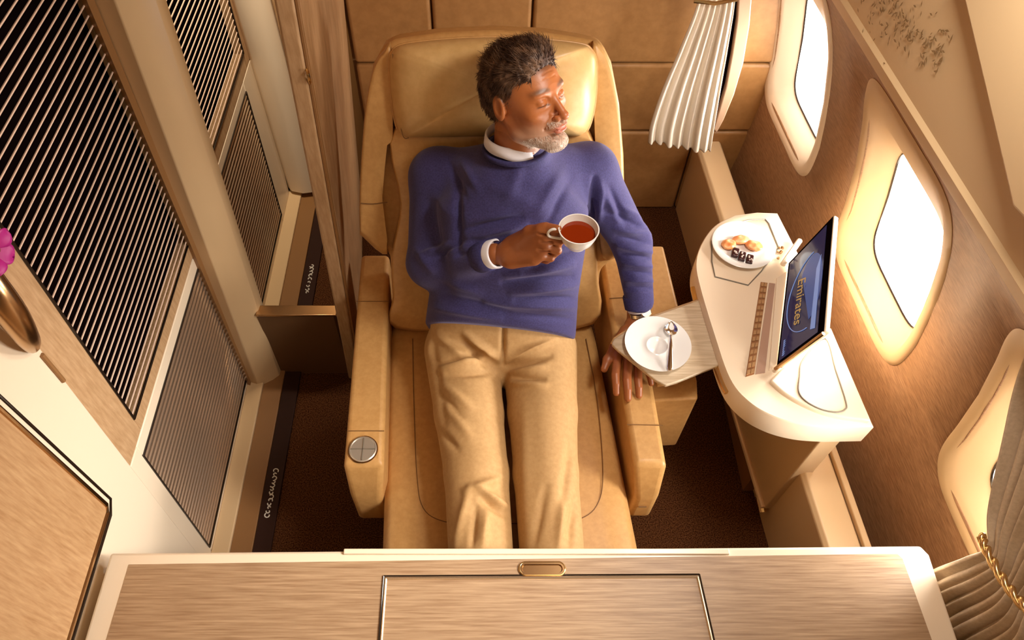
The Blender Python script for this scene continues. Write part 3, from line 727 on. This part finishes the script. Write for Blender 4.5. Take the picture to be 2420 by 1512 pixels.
cu = bpy.data.curves.new('script', 'FONT'); cu.body = 'Emirates'; cu.size = .046; cu.align_x = 'CENTER'; cu.align_y = 'CENTER'; cu.extrude = .0004; cu.shear = .3
to = bpy.data.objects.new('tmp', cu); C.objects.link(to); bpy.context.view_layer.update()
me = bpy.data.meshes.new_from_object(to.evaluated_get(bpy.context.evaluated_depsgraph_get())); bpy.data.objects.remove(to)
upv = (S(.5, 1)-S(.5, 0)); upv -= ex*(upv@ex); upv /= np.linalg.norm(upv); M = Matrix([(-ex[i], upv[i], nr[i]) for i in range(3)]).to_4x4()
me.transform(Matrix.Translation(S(.46, .40, .0035)) @ M); obj('gold_script', me, SCREENGOLD, mon, smooth=0)
bm = bmesh.new(); rr = random.Random(2)
for i in range(8): s0 = .05+i*.018; prism([S(s0, .12, .003), S(s0+.012, .12, .003), S(s0+.012, .12+rr.uniform(.03, .06), .003), S(s0, .15, .003)], tuple(nr*.0003), bm)
obj('caption_marks', bm, SCREENLIGHT, mon, smooth=0)
obj('bracket', tube([p3+nr*.004-ex*.010, p2+nr*.004-ex*.010], .005, 8), BRONZE, mon)
adopt(mon)

# tray with saucer and spoon
ZR = .626
tr = thing('tray_table', 'pale oak slide-out tray carrying the saucer', 'tray', tuple(map(float, at_z(1570, 810, ZR))))
tp = [(1446, 812), (1452, 800), (1530, 752), (1668, 703), (1730, 850), (1600, 902), (1574, 910), (1550, 898), (1460, 826)]
obj('board', prism([at_z(*p, ZR) for p in tp], (0, 0, -.012)), TRAYW, tr, bevel=.003)
obj('edge_band', tube([at_z(*p, ZR-.006) for p in tp[:4]]+[], .004, 6), CHAMP, tr); adopt(tr)
sc_ = at_z(1554, 814, ZR+.012)
sp_ = [(.0, .0), (.028, .0), (.03, .003), (.05, .006), (.088, .0165), (.089, .018), (.086, .0175), (.05, .009), (.032, .006), (.030, .0075), (.027, .0075), (.025, .005), (.0, .005)]
sa = obj('saucer', lathe(sp_, (sc_[0], sc_[1], ZR+.001), 64), WHITE, smooth=60); tag(sa, 'white saucer on the oak tray holding a spoon', 'saucer')
spn = thing('teaspoon', 'silver teaspoon lying across the white saucer', 'spoon', (sc_[0]+.03, sc_[1], ZR+.02))
b0, b1 = at_z(1586, 775, ZR+.020), at_z(1583, 876, ZR+.024)
b0 = np.array(b0); b1 = np.array(b1); dn = (b1-b0)/np.linalg.norm(b1-b0); sd = np.array([dn[1], -dn[0], 0])
rings = []
for i in range(13):
    t = i/12; a = PI*t; wd = .0165*math.sin(a)**.75*(1-.15*math.cos(a))+.001; c0 = b0+dn*(-.024+.05*t)
    rings.append([c0+sd*wd*math.cos(q)+np.array([0, 0, -.006*math.sin(a)*abs(math.cos(q/1)) * 0 - .007*math.sin(a)*(1-math.cos(q)**2)]) for q in np.linspace(0, PI, 13)])
bw = obj('bowl', loft(rings, closed=False, caps=False), SILVER, spn, smooth=180); s2 = bw.modifiers.new('s', 'SOLIDIFY'); s2.thickness = .0012
hp = smooth_path([b0+dn*.024, b0+dn*.05+np.array([0, 0, .004]), b0+dn*.085+np.array([0, 0, .004]), b1+np.array([0, 0, .0])], 8)
rings = [[p+sd*wd*math.cos(q)+np.array([0, 0, .0016*math.sin(q)]) for q in np.linspace(0, 2*PI, 10, endpoint=False)] for p, wd in zip(hp, np.interp(np.linspace(0, 1, len(hp)), [0, .2, .7, .93, 1], [.0035, .0028, .006, .0078, .004]))]
obj('handle', loft(rings), SILVER, spn, smooth=60); adopt(spn)
# plate with fruit
pc = at_z(1756, 580, ZS+.014)
pp = [(0, 0), (.045, 0), (.05, .003), (.088, .014), (.091, .017), (.089, .0185), (.06, .009), (.05, .006), (0, .006)]
pz = ZS+.003
pa = obj('dessert_plate', lathe(pp, (pc[0], pc[1], pz), 64), WHITE, smooth=60); tag(pa, 'round white plate of sweets at the far end of the side console', 'plate')
F0 = pz+.006
for (px, py, rx, ry, rz, lab) in ((1722, 577, .019, .015, .3, 'apricot half at the left of the plate, beside the chocolates'), (1752, 566, .024, .013, .05, 'palest apricot half, at the back of the plate'), (1782, 580, .022, .015, -.35, 'deep orange apricot half at the right of the plate')):
    bm = bmesh.new(); c_ = at_z(px, py, F0+.010)
    bmesh.ops.create_icosphere(bm, subdivisions=3, radius=1, matrix=Matrix.Translation((c_[0], c_[1], F0+.0095)) @ Matrix.Rotation(rz, 4, 'Z') @ Matrix.Diagonal((rx*1.15, ry*1.3, .0095, 1)))
    for v in bm.verts: v.co.z += .0022*math.sin(v.co.x*260)*math.cos(v.co.y*200)
    tag(obj('apricot_half', bm, APRI, smooth=180), lab, 'apricot', 'apricot halves on the dessert plate')
for (px, py, lab) in ((1738, 596, 'dark chocolate with white nuts, leftmost of the row on the plate'), (1754, 605, 'dark chocolate with nuts in the middle of the row'), (1772, 612, 'dark chocolate with nuts at the right end of the row')):
    c_ = at_z(px, py, F0+.009); r = thing('chocolate', lab, 'chocolate', (c_[0], c_[1], F0), 'dark chocolates on the dessert plate')
    bm = bmesh.new(); bx(bm, c_[0]-.0095, c_[0]+.0095, c_[1]-.017, c_[1]+.017, F0+.0005, F0+.013); bmesh.ops.rotate(bm, cent=(c_[0], c_[1], 0), matrix=Matrix.Rotation(-.35, 3, 'Z'), verts=bm.verts[:])
    obj('shell', bm, DATE, r, bevel=.004)
    bm = bmesh.new()
    for i in range(5): bmesh.ops.create_icosphere(bm, subdivisions=1, radius=.0028, matrix=Matrix.Translation((c_[0]+random.uniform(-.004, .004), c_[1]+random.uniform(-.009, .010), F0+.0135)))
    obj('nut_topping', bm, NUT, r); adopt(r)

# ================================================================== CUP
cupc = P(1368, 541, 1.625)                                # centre of the rim
cup = thing('teacup', 'white teacup of red-brown tea held in the man\'s hand', 'cup', (cupc[0], cupc[1], cupc[2]-.052))
prof = [(0, -.052), (.022, -.052), (.023, -.048), (.026, -.045), (.036, -.03), (.042, -.012), (.0445, 0), (.0452, .001), (.0425, .001), (.0395, -.012), (.034, -.028), (.024, -.042), (0, -.044)]
obj('bowl', lathe(prof, cupc, 64), WHITE, cup, smooth=60)
obj('tea', lathe([(0, -.0165), (.0385, -.0165), (.0385, -.0155), (0, -.0155)], cupc, 48), TEA, cup, smooth=30)
hd = np.array([-1, .05, 0.]); hd /= np.linalg.norm(hd)
hp = smooth_path([cupc+hd*a_+np.array([0, 0, b_]) for a_, b_ in ((.040, -.006), (.056, -.004), (.066, -.014), (.062, -.028), (.034, -.034))], 6)
obj('handle', tube(hp, .0032, 8), WHITE, cup, smooth=180); adopt(cup)

# ================================================================== THE MAN
man = None
R3, U3, T3 = np.array([1, 0, 0.]), np.array([0, SP, CP]), np.array([0, -CP, SP])     # camera axes in the world
def camdir(a, b, c): v = a*R3+b*U3+c*T3; return v/np.linalg.norm(v)
hF = camdir(.71, -.32, .63); hU = camdir(-.15, .8, .58); hU -= hF*(hU@hF); hU /= np.linalg.norm(hU); hL = np.cross(hU, hF)   # left of the head
hC = P(1240, 224, 1.64)
HR = np.stack([hL, hF, hU])                             # rows: local x (his left), y (forward), z (up)
HS = .95
def W(x, y, z): return hC+HS*(hL*x+hF*y+hU*z)
# --- head
f = Field((-.105, -.13, -.21), (.105, .145, .14), .0021)
f.ell((0, -.014, .034), (.074, .096, .083), 0)
f.ell((0, .028, -.012), (.065, .066, .085), .03)
f.ell((0, .030, -.058), (.052, .055, .055), .02)
for s in (-1, 1):
    f.cone((s*.056, -.006, -.04), (s*.046, .01, -.072), .014, .013, .02)
    f.cone((s*.046, .01, -.072), (s*.016, .080, -.103), .013, .015, .018)
    f.ell((s*.042, .058, -.022), (.021, .021, .017), .018)
f.ell((0, .087, -.101), (.023, .018, .018), .015)
f.ell((0, .074, .024), (.050, .017, .011), .014)                                 # brow
for s in (-1, 1):
    f.ell((s*.031, .094, .004), (.018, .014, .0115), .009, sub=True)
    f.ell((s*.031, .0745, .003), (.0155, .0145, .0125), .002)                     # lids
f.cone((0, .083, .014), (0, .115, -.031), .0075, .0095, .009)
f.ell((0, .116, -.033), (.0108, .0108, .0098), .004)
for s in (-1, 1):
    f.ell((s*.0130, .104, -.037), (.0065, .010, .0075), .004)
    f.ell((s*.0065, .110, -.0455), (.0036, .0055, .004), .001, sub=True)
    f.cone((s*.021, .094, -.030), (s*.030, .078, -.060), .0018, .0018, .005, sub=True)   # smile fold
    f.cone((s*.020, .0755, .0125), (s*.044, .0665, .010), .0012, .0012, .0035, sub=True)   # lid fold
f.ell((0, .089, -.056), (.028, .018, .017), .01)
f.ell((0, .1020, -.0585), (.0225, .0085, .0045), .003); f.ell((0, .1005, -.069), (.0195, .0095, .0058), .003)
f.cone((-.025, .101, -.0632), (.025, .101, -.0632), .0011, .0011, .002, sub=True)
f.cone((-.014, .106, -.0810), (.014, .106, -.0810), .0035, .0035, .008, sub=True)
for s in (-1, 1):                                                                  # ears
    f.ell((s*.077, -.012, -.006), (.0085, .0175, .031), .005)
    f.ell((s*.085, -.008, -.002), (.0055, .010, .019), .003, sub=True)
    f.ell((s*.0735, -.002, -.012), (.008, .006, .009), .003)
f.cone((0, -.03, -.04), (0, -.048, -.20), .056, .060, .02)
for z_ in (.050, .062, .074): f.cone((-.03, .083-.4*(z_-.05), z_), (.03, .083-.4*(z_-.05), z_), .0006, .0006, .003, sub=True)
V, Q = f.mesh(); V = relax(V, Q, 1); hl = V.copy()
nh = len(V); x, y, z = hl.T
skin = np.array([.43, .140, .040]); col = np.tile(skin, (nh, 1))
def blend(mask, c, k=1.0):
    m = np.clip(mask, 0, 1)[:, None]*k; col[:] = col*(1-m)+np.array(c)*m
def sg(v, w_): return 1/(1+np.exp(-np.clip(v/w_, -40, 40)))
blend(sg(.018-np.abs(x), .004)*sg(.004-np.abs(z+.03), .01)*sg(y-.09, .004), (.52, .16, .075), .5)
blend(sg(.022-np.abs(x), .002)*sg(.0095-np.abs(z+.0640), .0012)*sg(y-.088, .002), (.42, .12, .075), .9)
br = .027+.004*np.sin(np.clip((np.abs(x)-.01)/.045, 0, 1)*PI)
blend(sg(.0045-np.abs(z-br), .0012)*sg(np.abs(x)-.013, .002)*sg(.052-np.abs(x), .003)*sg(y-.05, .005), (.10, .06, .04), .8)
blend(sg(.0013-np.abs(z+.0035+ (np.abs(x)-.031)**2*6), .0006)*sg(.0155-np.abs(np.abs(x)-.031), .0015)*sg(y-.07, .003), (.03, .012, .01), 1)
nz_ = np.sin(x*900+np.sin(y*700)*2)*np.sin(y*820+z*300)*np.sin(z*760)
bd = sg(-.048-z-.35*np.maximum(0, .05-y)*(y > 0)+.0, .006)*sg(y-.005, .008)
lipm = sg(.022-np.abs(x), .002)*sg(.0095-np.abs(z+.0640), .0012)
mst = sg(.0075-np.abs(z+.0485), .002)*sg(.03-np.abs(x), .004)*sg(y-.085, .003)
blend(np.maximum(bd, mst)*(1-lipm), (.62, .46, .36), .42+.0)
blend(np.maximum(bd*sg(-.088-z, .006), 0)*(1-lipm), (.78, .68, .6), .6)
hairline = .070-.25*np.maximum(0, .04-y)*1.0
hm = np.maximum(sg(z-.066-.02*np.cos(x*45)*0, .004), sg(.030-y, .004)*sg(z-(.002+np.maximum(y, -.03)*.9), .004))
hm = np.maximum(hm, sg(-.02-y, .004)*sg(z+.05, .006))*(1-sg(np.abs(x)-.0785, .001)*sg(.02-z, .004))
blend(hm, (.09, .045, .028), .85)
headV = hC+HS*(V@HR); headQ = Q; headCol = col
# --- body under the clothes, both hands
Hc = np.array([.035, 1.165, .565]); Nc = W(0, -.05, -.165)
S1 = P(1036, 418, 1.905); E1 = P(1015, 622, 1.95); W1 = P(1168, 600, 1.775)
S2 = P(1392, 405, 1.915); E2 = P(1493, 575, 2.03); W2 = P(1510, 728, 2.085)
K1a, K1b = at_z(1126, 1120, .55), at_z(1290, 1120, .55); G1a, G1b = at_z(1092, 850, .55), at_z(1275, 850, .55)
A1a, A1b = np.array([.0, .34, .505]), np.array([.165, .34, .505])
f = Field((-.35, .2, .38), (.6, 1.65, 1.2), .006)
f.eltube(Hc, Nc, [(0, .15, .085), (.5, .14, .085), (.8, .15, .08), (1, .05, .05)], (1, 0, 0), .02)
f.chain([Nc, Nc*.2+W(0, -.03, -.07)*.8], [.058, .056], .02)
for S_, E_, W_ in ((S1, E1, W1), (S2, E2, W2)): f.chain([S_, E_, W_], [.045, .036, .026], .02)
for G_, K_, A_ in ((G1a, K1a, A1a), (G1b, K1b, A1b)): f.chain([G_, K_, A_], [.065, .05, .035], .02)
bV, bQ = f.mesh()
# right hand round the cup handle
dW = 1.86
f = Field(P(1245, 585, 1.690)-.125, P(1245, 585, 1.690)+.135, .0022)
hw = P(1165, 603, 1.785)
kn_ = [P(1278, 546, 1.662), P(1290, 562, 1.670), P(1290, 583, 1.685), P(1278, 603, 1.705)]
for i, k_ in enumerate(kn_):
    b_ = hw*.80+k_*.20+(np.array(P(1210, 578+i*14, 1.760))-hw)*.35
    f.cone(b_, k_, .0165, .0125, .018)
f.chain([hw, P(1205, 600, 1.760)], [.024, .026], .02)
f.cone(P(1212, 612, 1.755), P(1262, 612, 1.720), .020, .015, .018)
pip = [P(1312, 549, 1.655), P(1322, 570, 1.670), P(1318, 592, 1.690), P(1302, 610, 1.710)]
dip = [P(1318, 560, 1.680), P(1316, 582, 1.698), P(1308, 602, 1.717), P(1292, 616, 1.730)]
tip = [P(1300, 565, 1.705), P(1296, 584, 1.720), P(1290, 602, 1.732), P(1278, 614, 1.745)]
for i in range(4):
    rr_ = [.0105, .0105, .010, .009][i]
    f.cone(kn_[i], pip[i], rr_+.0018, rr_, .004); f.cone(pip[i], dip[i], rr_, rr_-.001, .0015); f.cone(dip[i], tip[i], rr_-.001, rr_-.002, .0015)
f.chain([P(1212, 572, 1.750), P(1252, 548, 1.695), P(1290, 537, 1.655)], [.017, .0135, .0115], .012)
f.cone(P(1290, 537, 1.655), P(1318, 541, 1.635), .0112, .0095, .002)
for i in range(3):
    m_ = (kn_[i]+kn_[i+1])/2+T3*.012; f.cone(m_-R3*.012, m_+R3*.012, .0016, .0028, .006, sub=True)
h1V, h1Q = f.mesh(); h1V = relax(h1V, h1Q, 1)
# left hand lying on the arm rest
f = Field((.27, .93, .52), (.50, 1.31, .70), .0022)
def Hn(px, py, z): return at_z(px, py, z)
wr = Hn(1507, 735, .592)
kk = [Hn(1461, 838, .573), Hn(1484, 846, .575), Hn(1507, 848, .573), Hn(1527, 842, .569)]
f.chain([W2, wr, Hn(1500, 770, .580)], [.026, .0245, .026], .02)
for i, k_ in enumerate(kk): f.cone(Hn(1490+i*8, 772, .577), k_, .0155, .0115, .016)
md = [Hn(1455, 886, .572), Hn(1482, 899, .573), Hn(1508, 897, .571), Hn(1532, 878, .567)]
tp_ = [Hn(1457, 928, .553), Hn(1484, 941, .553), Hn(1510, 934, .553), Hn(1539, 906, .553)]
for i in range(4):
    m2 = md[i]*.45+tp_[i]*.55+np.array([0, 0, .004]); q0 = [.0116, .0120, .0114, .0100][i]
    f.cone(kk[i], md[i], q0+.001, q0, .003); f.cone(md[i], m2, q0, q0-.0008, .001); f.cone(m2, tp_[i], q0-.0008, q0-.002, .001)
th = [Hn(1478, 782, .582), Hn(1452, 822, .572), Hn(1436, 850, .562), Hn(1428, 872, .556)]
f.chain(th, [.017, .0140, .0122, .0098], .008)
h2V, h2Q = f.mesh(); h2V = relax(h2V, h2Q, 1)
me = mk([(headV, headQ), (bV, bQ), (h1V, h1Q), (h2V, h2Q)])
# left nails and knuckles by colour
allc = np.tile(np.array([.34, .108, .033]), (len(me.vertices), 1)); allc[:nh] = headCol
cs = np.ones((len(allc), 4), np.float32); cs[:, :3] = allc
at = me.color_attributes.new('skin_tone', 'FLOAT_COLOR', 'POINT'); at.data.foreach_set('color', cs.ravel())
man = obj('person', me, SKIN, smooth=180); tag(man, 'grey haired man in a blue sweater reclining in the seat with a teacup', 'person')

# --- sweater
f = Field((-.36, 1.0, .45), (.62, 1.68, 1.2), .0042)
f.eltube(Hc+np.array([0, .0, -.02]), Nc-hU*.0, [(0, .214, .142), (.05, .208, .136), (.12, .210, .132), (.35, .198, .118), (.6, .196, .118), (.78, .188, .108), (.92, .12, .085), (1, .068, .062)], (1, 0.0, 0), .0)
for S_, r0 in ((S1, .066), (S2, .066)): f.cone(Nc+np.array([0, .015, -.035]), S_, .055, r0, .05)
cuffd = (W1-E1)/np.linalg.norm(W1-E1)
f.chain([S1, E1], [.072, .058], .035); f.chain([E1, W1-cuffd*.062], [.058, .043], .02)
f.chain([S2, E2], [.070, .052], .035); f.chain([E2, W2+np.array([0, .01, .02])], [.052, .039], .02)
cuffd = (W1-E1)/np.linalg.norm(W1-E1)
cd2 = (W2-E2)/np.linalg.norm(W2-E2)
hA, hM, hB = P(1000, 770, 2.07), P(1190, 778, 1.975), P(1370, 806, 2.06); hn_ = np.cross(hB-hA, hM-hA); hn_ /= np.linalg.norm(hn_)
if hn_[2] > 0: hn_ = -hn_
f.cut(hA, hn_)
# neckline: cut away around the collar
f.cone(Nc+hU*.045, Nc+hU*.12, .056, .075, .004, sub=True)
V, Q = f.mesh(); V = relax(V, Q, 2)
FL = [(1010, 470, 1060, 700, 16, -.006), (985, 590, 1020, 640, 10, .004),
      (1000, 600, 1060, 575, 7, .006), (1020, 610, 1085, 578, 7, -.004), (1055, 600, 1110, 575, 7, .005), (1080, 605, 1140, 580, 6, -.003),
      (1120, 600, 1150, 575, 6, .004), (1110, 560, 1240, 530, 9, .006), (1100, 545, 1230, 512, 9, -.007),
      (1150, 430, 1320, 520, 22, .004), (1330, 400, 1270, 500, 12, .003), (1350, 420, 1290, 530, 9, -.003),
      (1200, 650, 1350, 625, 10, .007), (1190, 668, 1350, 655, 8, -.006), (1210, 690, 1365, 672, 9, .007), (1220, 708, 1368, 705, 7, -.006), (1150, 715, 1368, 725, 10, .006),
      (1050, 700, 1200, 735, 10, -.005), (1020, 725, 1180, 752, 9, .005), (1190, 740, 1370, 758, 8, -.004),
      (1240, 640, 1345, 600, 9, -.006), (1040, 660, 1130, 690, 10, .004),
      (1405, 420, 1395, 560, 7, -.008), (1420, 430, 1418, 520, 7, .005), (1080, 430, 1085, 600, 9, -.008),
      (1425, 450, 1460, 520, 8, .005), (1440, 440, 1480, 530, 7, -.004), (1455, 540, 1545, 555, 7, .006), (1458, 560, 1550, 578, 6, -.005),
      (1462, 580, 1552, 598, 7, .006), (1470, 600, 1555, 615, 6, -.005), (1472, 620, 1556, 632, 7, .005), (1475, 642, 1555, 648, 6, -.005),
      (1478, 662, 1553, 664, 6, .005), (1480, 680, 1552, 682, 6, -.005), (1500, 520, 1540, 545, 7, .005), (1440, 500, 1500, 530, 7, -.005), (1470, 490, 1520, 520, 7, .005),
      (1090, 380, 1130, 450, 10, .004), (1060, 380, 1100, 470, 8, -.004), (1230, 380, 1200, 470, 16, .003)]
V = folds(V, Q, FL)
sw = obj('sweater', mk([(V, Q)]), SWEAT, man, smooth=180)
# ribbed cuffs, hem and neck band
def ringc(c, ax, r, n=40, sq=1.0):
    ax = Vector(map(float, ax)).normalized(); a = ax.orthogonal().normalized(); b = ax.cross(a); c = Vector(map(float, c))
    return [c+(a*math.cos(t)+b*math.sin(t)*sq)*r for t in np.linspace(0, 2*PI, n, endpoint=False)]
obj('sweater_cuff', loft([ringc(W1-cuffd*.050, cuffd, .038), ringc(W1-cuffd*.046, cuffd, .0420), ringc(W1-cuffd*.012, cuffd, .0390), ringc(W1-cuffd*.009, cuffd, .034)]), SWRIB, man, smooth=60)
obj('sweater_cuff', loft([ringc(W2-cd2*.04, cd2, .040), ringc(W2-cd2*.035, cd2, .042), ringc(W2-cd2*.002, cd2, .039), ringc(W2, cd2, .033)]), SWRIB, man, smooth=60)
obj('shirt_cuff', loft([ringc(W1-cuffd*.015, cuffd, .035), ringc(W1+cuffd*.010, cuffd, .036), ringc(W1+cuffd*.012, cuffd, .034), ringc(W1+cuffd*.012, cuffd, .031), ringc(W1, cuffd, .031)]), SHIRT, man, smooth=60)
obj('shirt_cuff', loft([ringc(W2-cd2*.01, cd2, .032), ringc(W2+cd2*.008, cd2, .032), ringc(W2+cd2*.009, cd2, .029), ringc(W2, cd2, .028)]), SHIRT, man, smooth=60)
# shirt collar: a band round the neck opening towards the chin
nc0 = Nc+hU*.052-hF*.004
bm = bmesh.new(); rows = []
for j in range(6):
    row = []
    for k in range(49):
        t = -PI*.93+2*PI*.93*k/48; fr = math.cos(t/2)**2      # 0 at throat opening, 1 at nape
        lat = hL*math.sin(t); fwd = -hF*math.cos(t)
        rad = .064+.010*(j/5)*(1) ; h_ = .020*fr-.030*(1-fr)
        up_ = [-.012, .004, .008, .005, -.004, -.016][j]; rad = [.061, .061, .0625, .066, .069, .072][j]
        if abs(t) > PI*.6 and j >= 3: up_ -= .016*(abs(t)/PI-.6)/.33*(j-2)/3
        row.append(nc0+(lat*rad+fwd*rad*1.02)+hU*(h_*.6+up_))
    rows.append(row)
loft(rows, closed=False, caps=False, bm=bm); co_ = obj('shirt_collar', bm, SHIRT, man, smooth=180)
s2 = co_.modifiers.new('s', 'SOLIDIFY'); s2.thickness = .0018
nb = [nc0+hL*math.sin(t)*.073-hF*math.cos(t)*.074+hU*(-.006*math.cos(t/2)**2*0-.020-.018*(1-math.cos(t/2)**2)*1.3) for t in np.linspace(-PI, PI, 60, endpoint=False)]
obj('neck_band', tube(nb, .0065, 8, closed=True), SWRIB, man, smooth=180)
# --- watch
wc = W2+cd2*.018
obj('watch_strap', loft([ringc(wc-cd2*.006, cd2, .0275), ringc(wc-cd2*.005, cd2, .029), ringc(wc+cd2*.005, cd2, .029), ringc(wc+cd2*.006, cd2, .0275)]), SILVER, man, smooth=50)
wf = wc+np.array([.012, -.012, .024]); obj('watch_case', lathe([(0, 0), (.014, 0), (.015, .003), (.013, .006), (0, .006)], wf, 24, M=Matrix.Rotation(.5, 3, 'X')), SILVER, man, smooth=50)
# --- trousers
f = Field((-.26, .22, .40), (.36, 1.36, .78), .0045)
f.eltube(Hc+np.array([0, -.02, -.01]), Hc+np.array([.0, .06, .15]), [(0, .192, .110), (.5, .190, .104), (1, .17, .085)], (1, 0, 0), 0)
for G_, K_, A_ in ((G1a, K1a, A1a), (G1b, K1b, A1b)):
    md_ = (G_+K_)/2+np.array([0, 0, .004])
    f.chain([G_+np.array([0, .03, 0]), md_, K_, A_], [.107, .091, .081, .074], .012)
V, Q = f.mesh(); V = relax(V, Q, 2)
FT = [(1035, 790, 1100, 850, 10, .006), (1040, 870, 1150, 845, 9, .007), (1040, 858, 1140, 830, 7, -.007), (1060, 885, 1160, 880, 8, -.006), (1090, 800, 1160, 870, 10, -.008),
      (1100, 790, 1180, 850, 9, .008), (1190, 765, 1188, 860, 5, -.008), (1200, 850, 1310, 800, 9, .007), (1205, 868, 1300, 840, 8, -.008), (1210, 880, 1290, 865, 8, .006),
      (1210, 905, 1290, 912, 7, .006), (1215, 892, 1285, 895, 6, -.006), (1050, 910, 1110, 960, 10, .005), (1045, 935, 1090, 985, 8, -.005), (1060, 960, 1110, 1030, 12, .004),
      (1040, 1020, 1080, 1060, 9, -.005), (1100, 1160, 1180, 1130, 10, .006), (1140, 1180, 1190, 1215, 9, -.008), (1130, 1150, 1200, 1200, 8, .006),
      (1110, 1150, 1075, 1290, 10, .005), (1150, 1210, 1140, 1290, 10, .006), (1125, 1200, 1115, 1290, 7, -.006), (1350, 1050, 1330, 1180, 10, -.005), (1360, 1180, 1345, 1290, 9, -.006),
      (1330, 1190, 1320, 1290, 9, .005), (1240, 950, 1245, 1250, 14, .003), (1290, 1150, 1260, 1290, 10, -.004), (1020, 800, 1050, 1000, 9, -.004), (1020, 795, 1010, 850, 8, .004)]
V = folds(V, Q, FT)
tr_ = obj('trousers', mk([(V, Q)]), CHINO, man, smooth=180)
f = Field((-.1, .1, .38), (.27, .42, .68), .006)
for sx_ in (.0, .165):
    f.chain([(sx_, .36, .50), (sx_, .30, .49), (sx_*1.1-.005, .255, .60)], [.042, .042, .034], .02)
V, Q = f.mesh(); obj('shoes', mk([(V, Q)]), SHOE, man, smooth=180)
# --- hair and beard made of fine locks over a soft cap
f = Field((-.11, -.14, -.09), (.11, .13, .15), .0025)
f.ell((0, -.014, .038), (.0775, .099, .085), 0)
f.ell((0.006, .026, .093), (.050, .044, .034), .02)
f.ell((0, -.055, .0), (.070, .054, .072), .02)
f.ell((0, .115, .010), (.10, .070, .062), .008, sub=True)                   # face opening
f.ell((0, .090, .05), (.058, .034, .028), .006, sub=True)
for s in (-1, 1):
    f.ell((s*.085, -.008, -.022), (.026, .026, .036), .005, sub=True)
    f.ell((s*.080, .062, -.02), (.05, .045, .085), .006, sub=True)
f.ell((0, .02, -.11), (.12, .12, .07), .006, sub=True)
V, Q = f.mesh(); V = relax(V, Q, 1)
V = V+vnormals(V, Q)*(.0016*np.sin(V[:, 0]*420+np.sin(V[:, 1]*160)*2)*np.sin(V[:, 1]*150+V[:, 2]*120))[:, None]
capV = V.copy(); capQ = Q
obj('hair', mk([(hC+HS*(V@HR), Q)]), HAIR, man, smooth=180)
def locks(pts, nrm, dirs, ln, rad, n=5, lift=.35):
    """many thin three-sided locks in one mesh, fast"""
    m = len(pts); k3 = 3; allv = []; tang = dirs/np.linalg.norm(dirs, axis=1)[:, None]; side = np.cross(tang, nrm); side /= np.maximum(np.linalg.norm(side, axis=1), 1e-9)[:, None]
    wob = np.random.uniform(-1, 1, m)
    for i in range(n):
        t = i/(n-1); c_ = pts+nrm*(.0012+lift*ln[:, None]*np.sin(t*PI*.6)*.5)+tang*(ln*t)[:, None]+side*(wob*ln*.35*t*t)[:, None]
        r_ = rad*(1-.85*t)
        for a in range(3):
            th_ = 2*PI*a/3; allv.append(c_+(nrm*math.cos(th_)+side*math.sin(th_))*r_)
    A = np.stack(allv, 1); V_ = A.reshape(-1, 3); base = (np.arange(m)*n*3)[:, None]; Q_ = []
    for i in range(n-1):
        for a in range(3):
            b_ = (a+1) % 3; Q_.append(base+np.array([[i*3+a, i*3+b_, (i+1)*3+b_, (i+1)*3+a]]))
    return V_, np.concatenate(Q_)
N = vnormals(capV, capQ); ids = np.random.choice(len(capV), 7000); p_ = capV[ids]; n_ = N[ids]
ok = (p_[:, 2] > -.055); p_ = p_[ok]; n_ = n_[ok]
top_ = np.clip((p_[:, 2]-.05)/.04, 0, 1)
d_ = np.stack([.55*top_+p_[:, 0]*3*(1-top_), -1.0-.3*top_, .25*top_-1.2*(1-top_)], 1)
cl_ = np.sin(p_[:, 0]*75+2*np.sin(p_[:, 1]*45))*np.cos(p_[:, 2]*60)          # locks lie together in waves
d_ += np.stack([cl_*.30, 0*cl_, cl_*.25], 1)
d_ = d_-n_*(d_*n_).sum(1)[:, None]*.9+np.random.normal(0, .07, d_.shape)
V, Q = locks(p_, n_, d_, np.random.uniform(.016, .023, len(p_))+.014*top_, .0009, 6, .03)
half = len(p_)//3*5*3
obj('hair_locks', mk([(hC+HS*(V@HR), Q)]), HAIR, man, smooth=180)
ids = np.random.choice(nh, 60000); L_ = hl[ids]; x, y, z = L_.T
keep = ((z < -.076-.30*np.maximum(0, .06-y)) & (y > .015) & (z > -.122)) | ((np.abs(z+.0485) < .006) & (np.abs(x) < .03) & (y > .085))
keep &= ~((np.abs(x) < .023) & (np.abs(z+.0645) < .0095))
hn = vnormals(hl, headQ); p_ = L_[keep]; n_ = hn[ids][keep]; d_ = np.tile([0, .3, -1.], (len(p_), 1))+np.random.normal(0, .35, (len(p_), 3)); d_ -= n_*(d_*n_).sum(1)[:, None]
sel = np.random.permutation(len(p_))[:2600]
V, Q = locks(p_[sel], n_[sel], d_[sel], np.random.uniform(.003, .007, len(sel)), .0005, 3)
obj('beard', mk([(hC+HS*(V@HR), Q)]), BEARD, man, smooth=180)
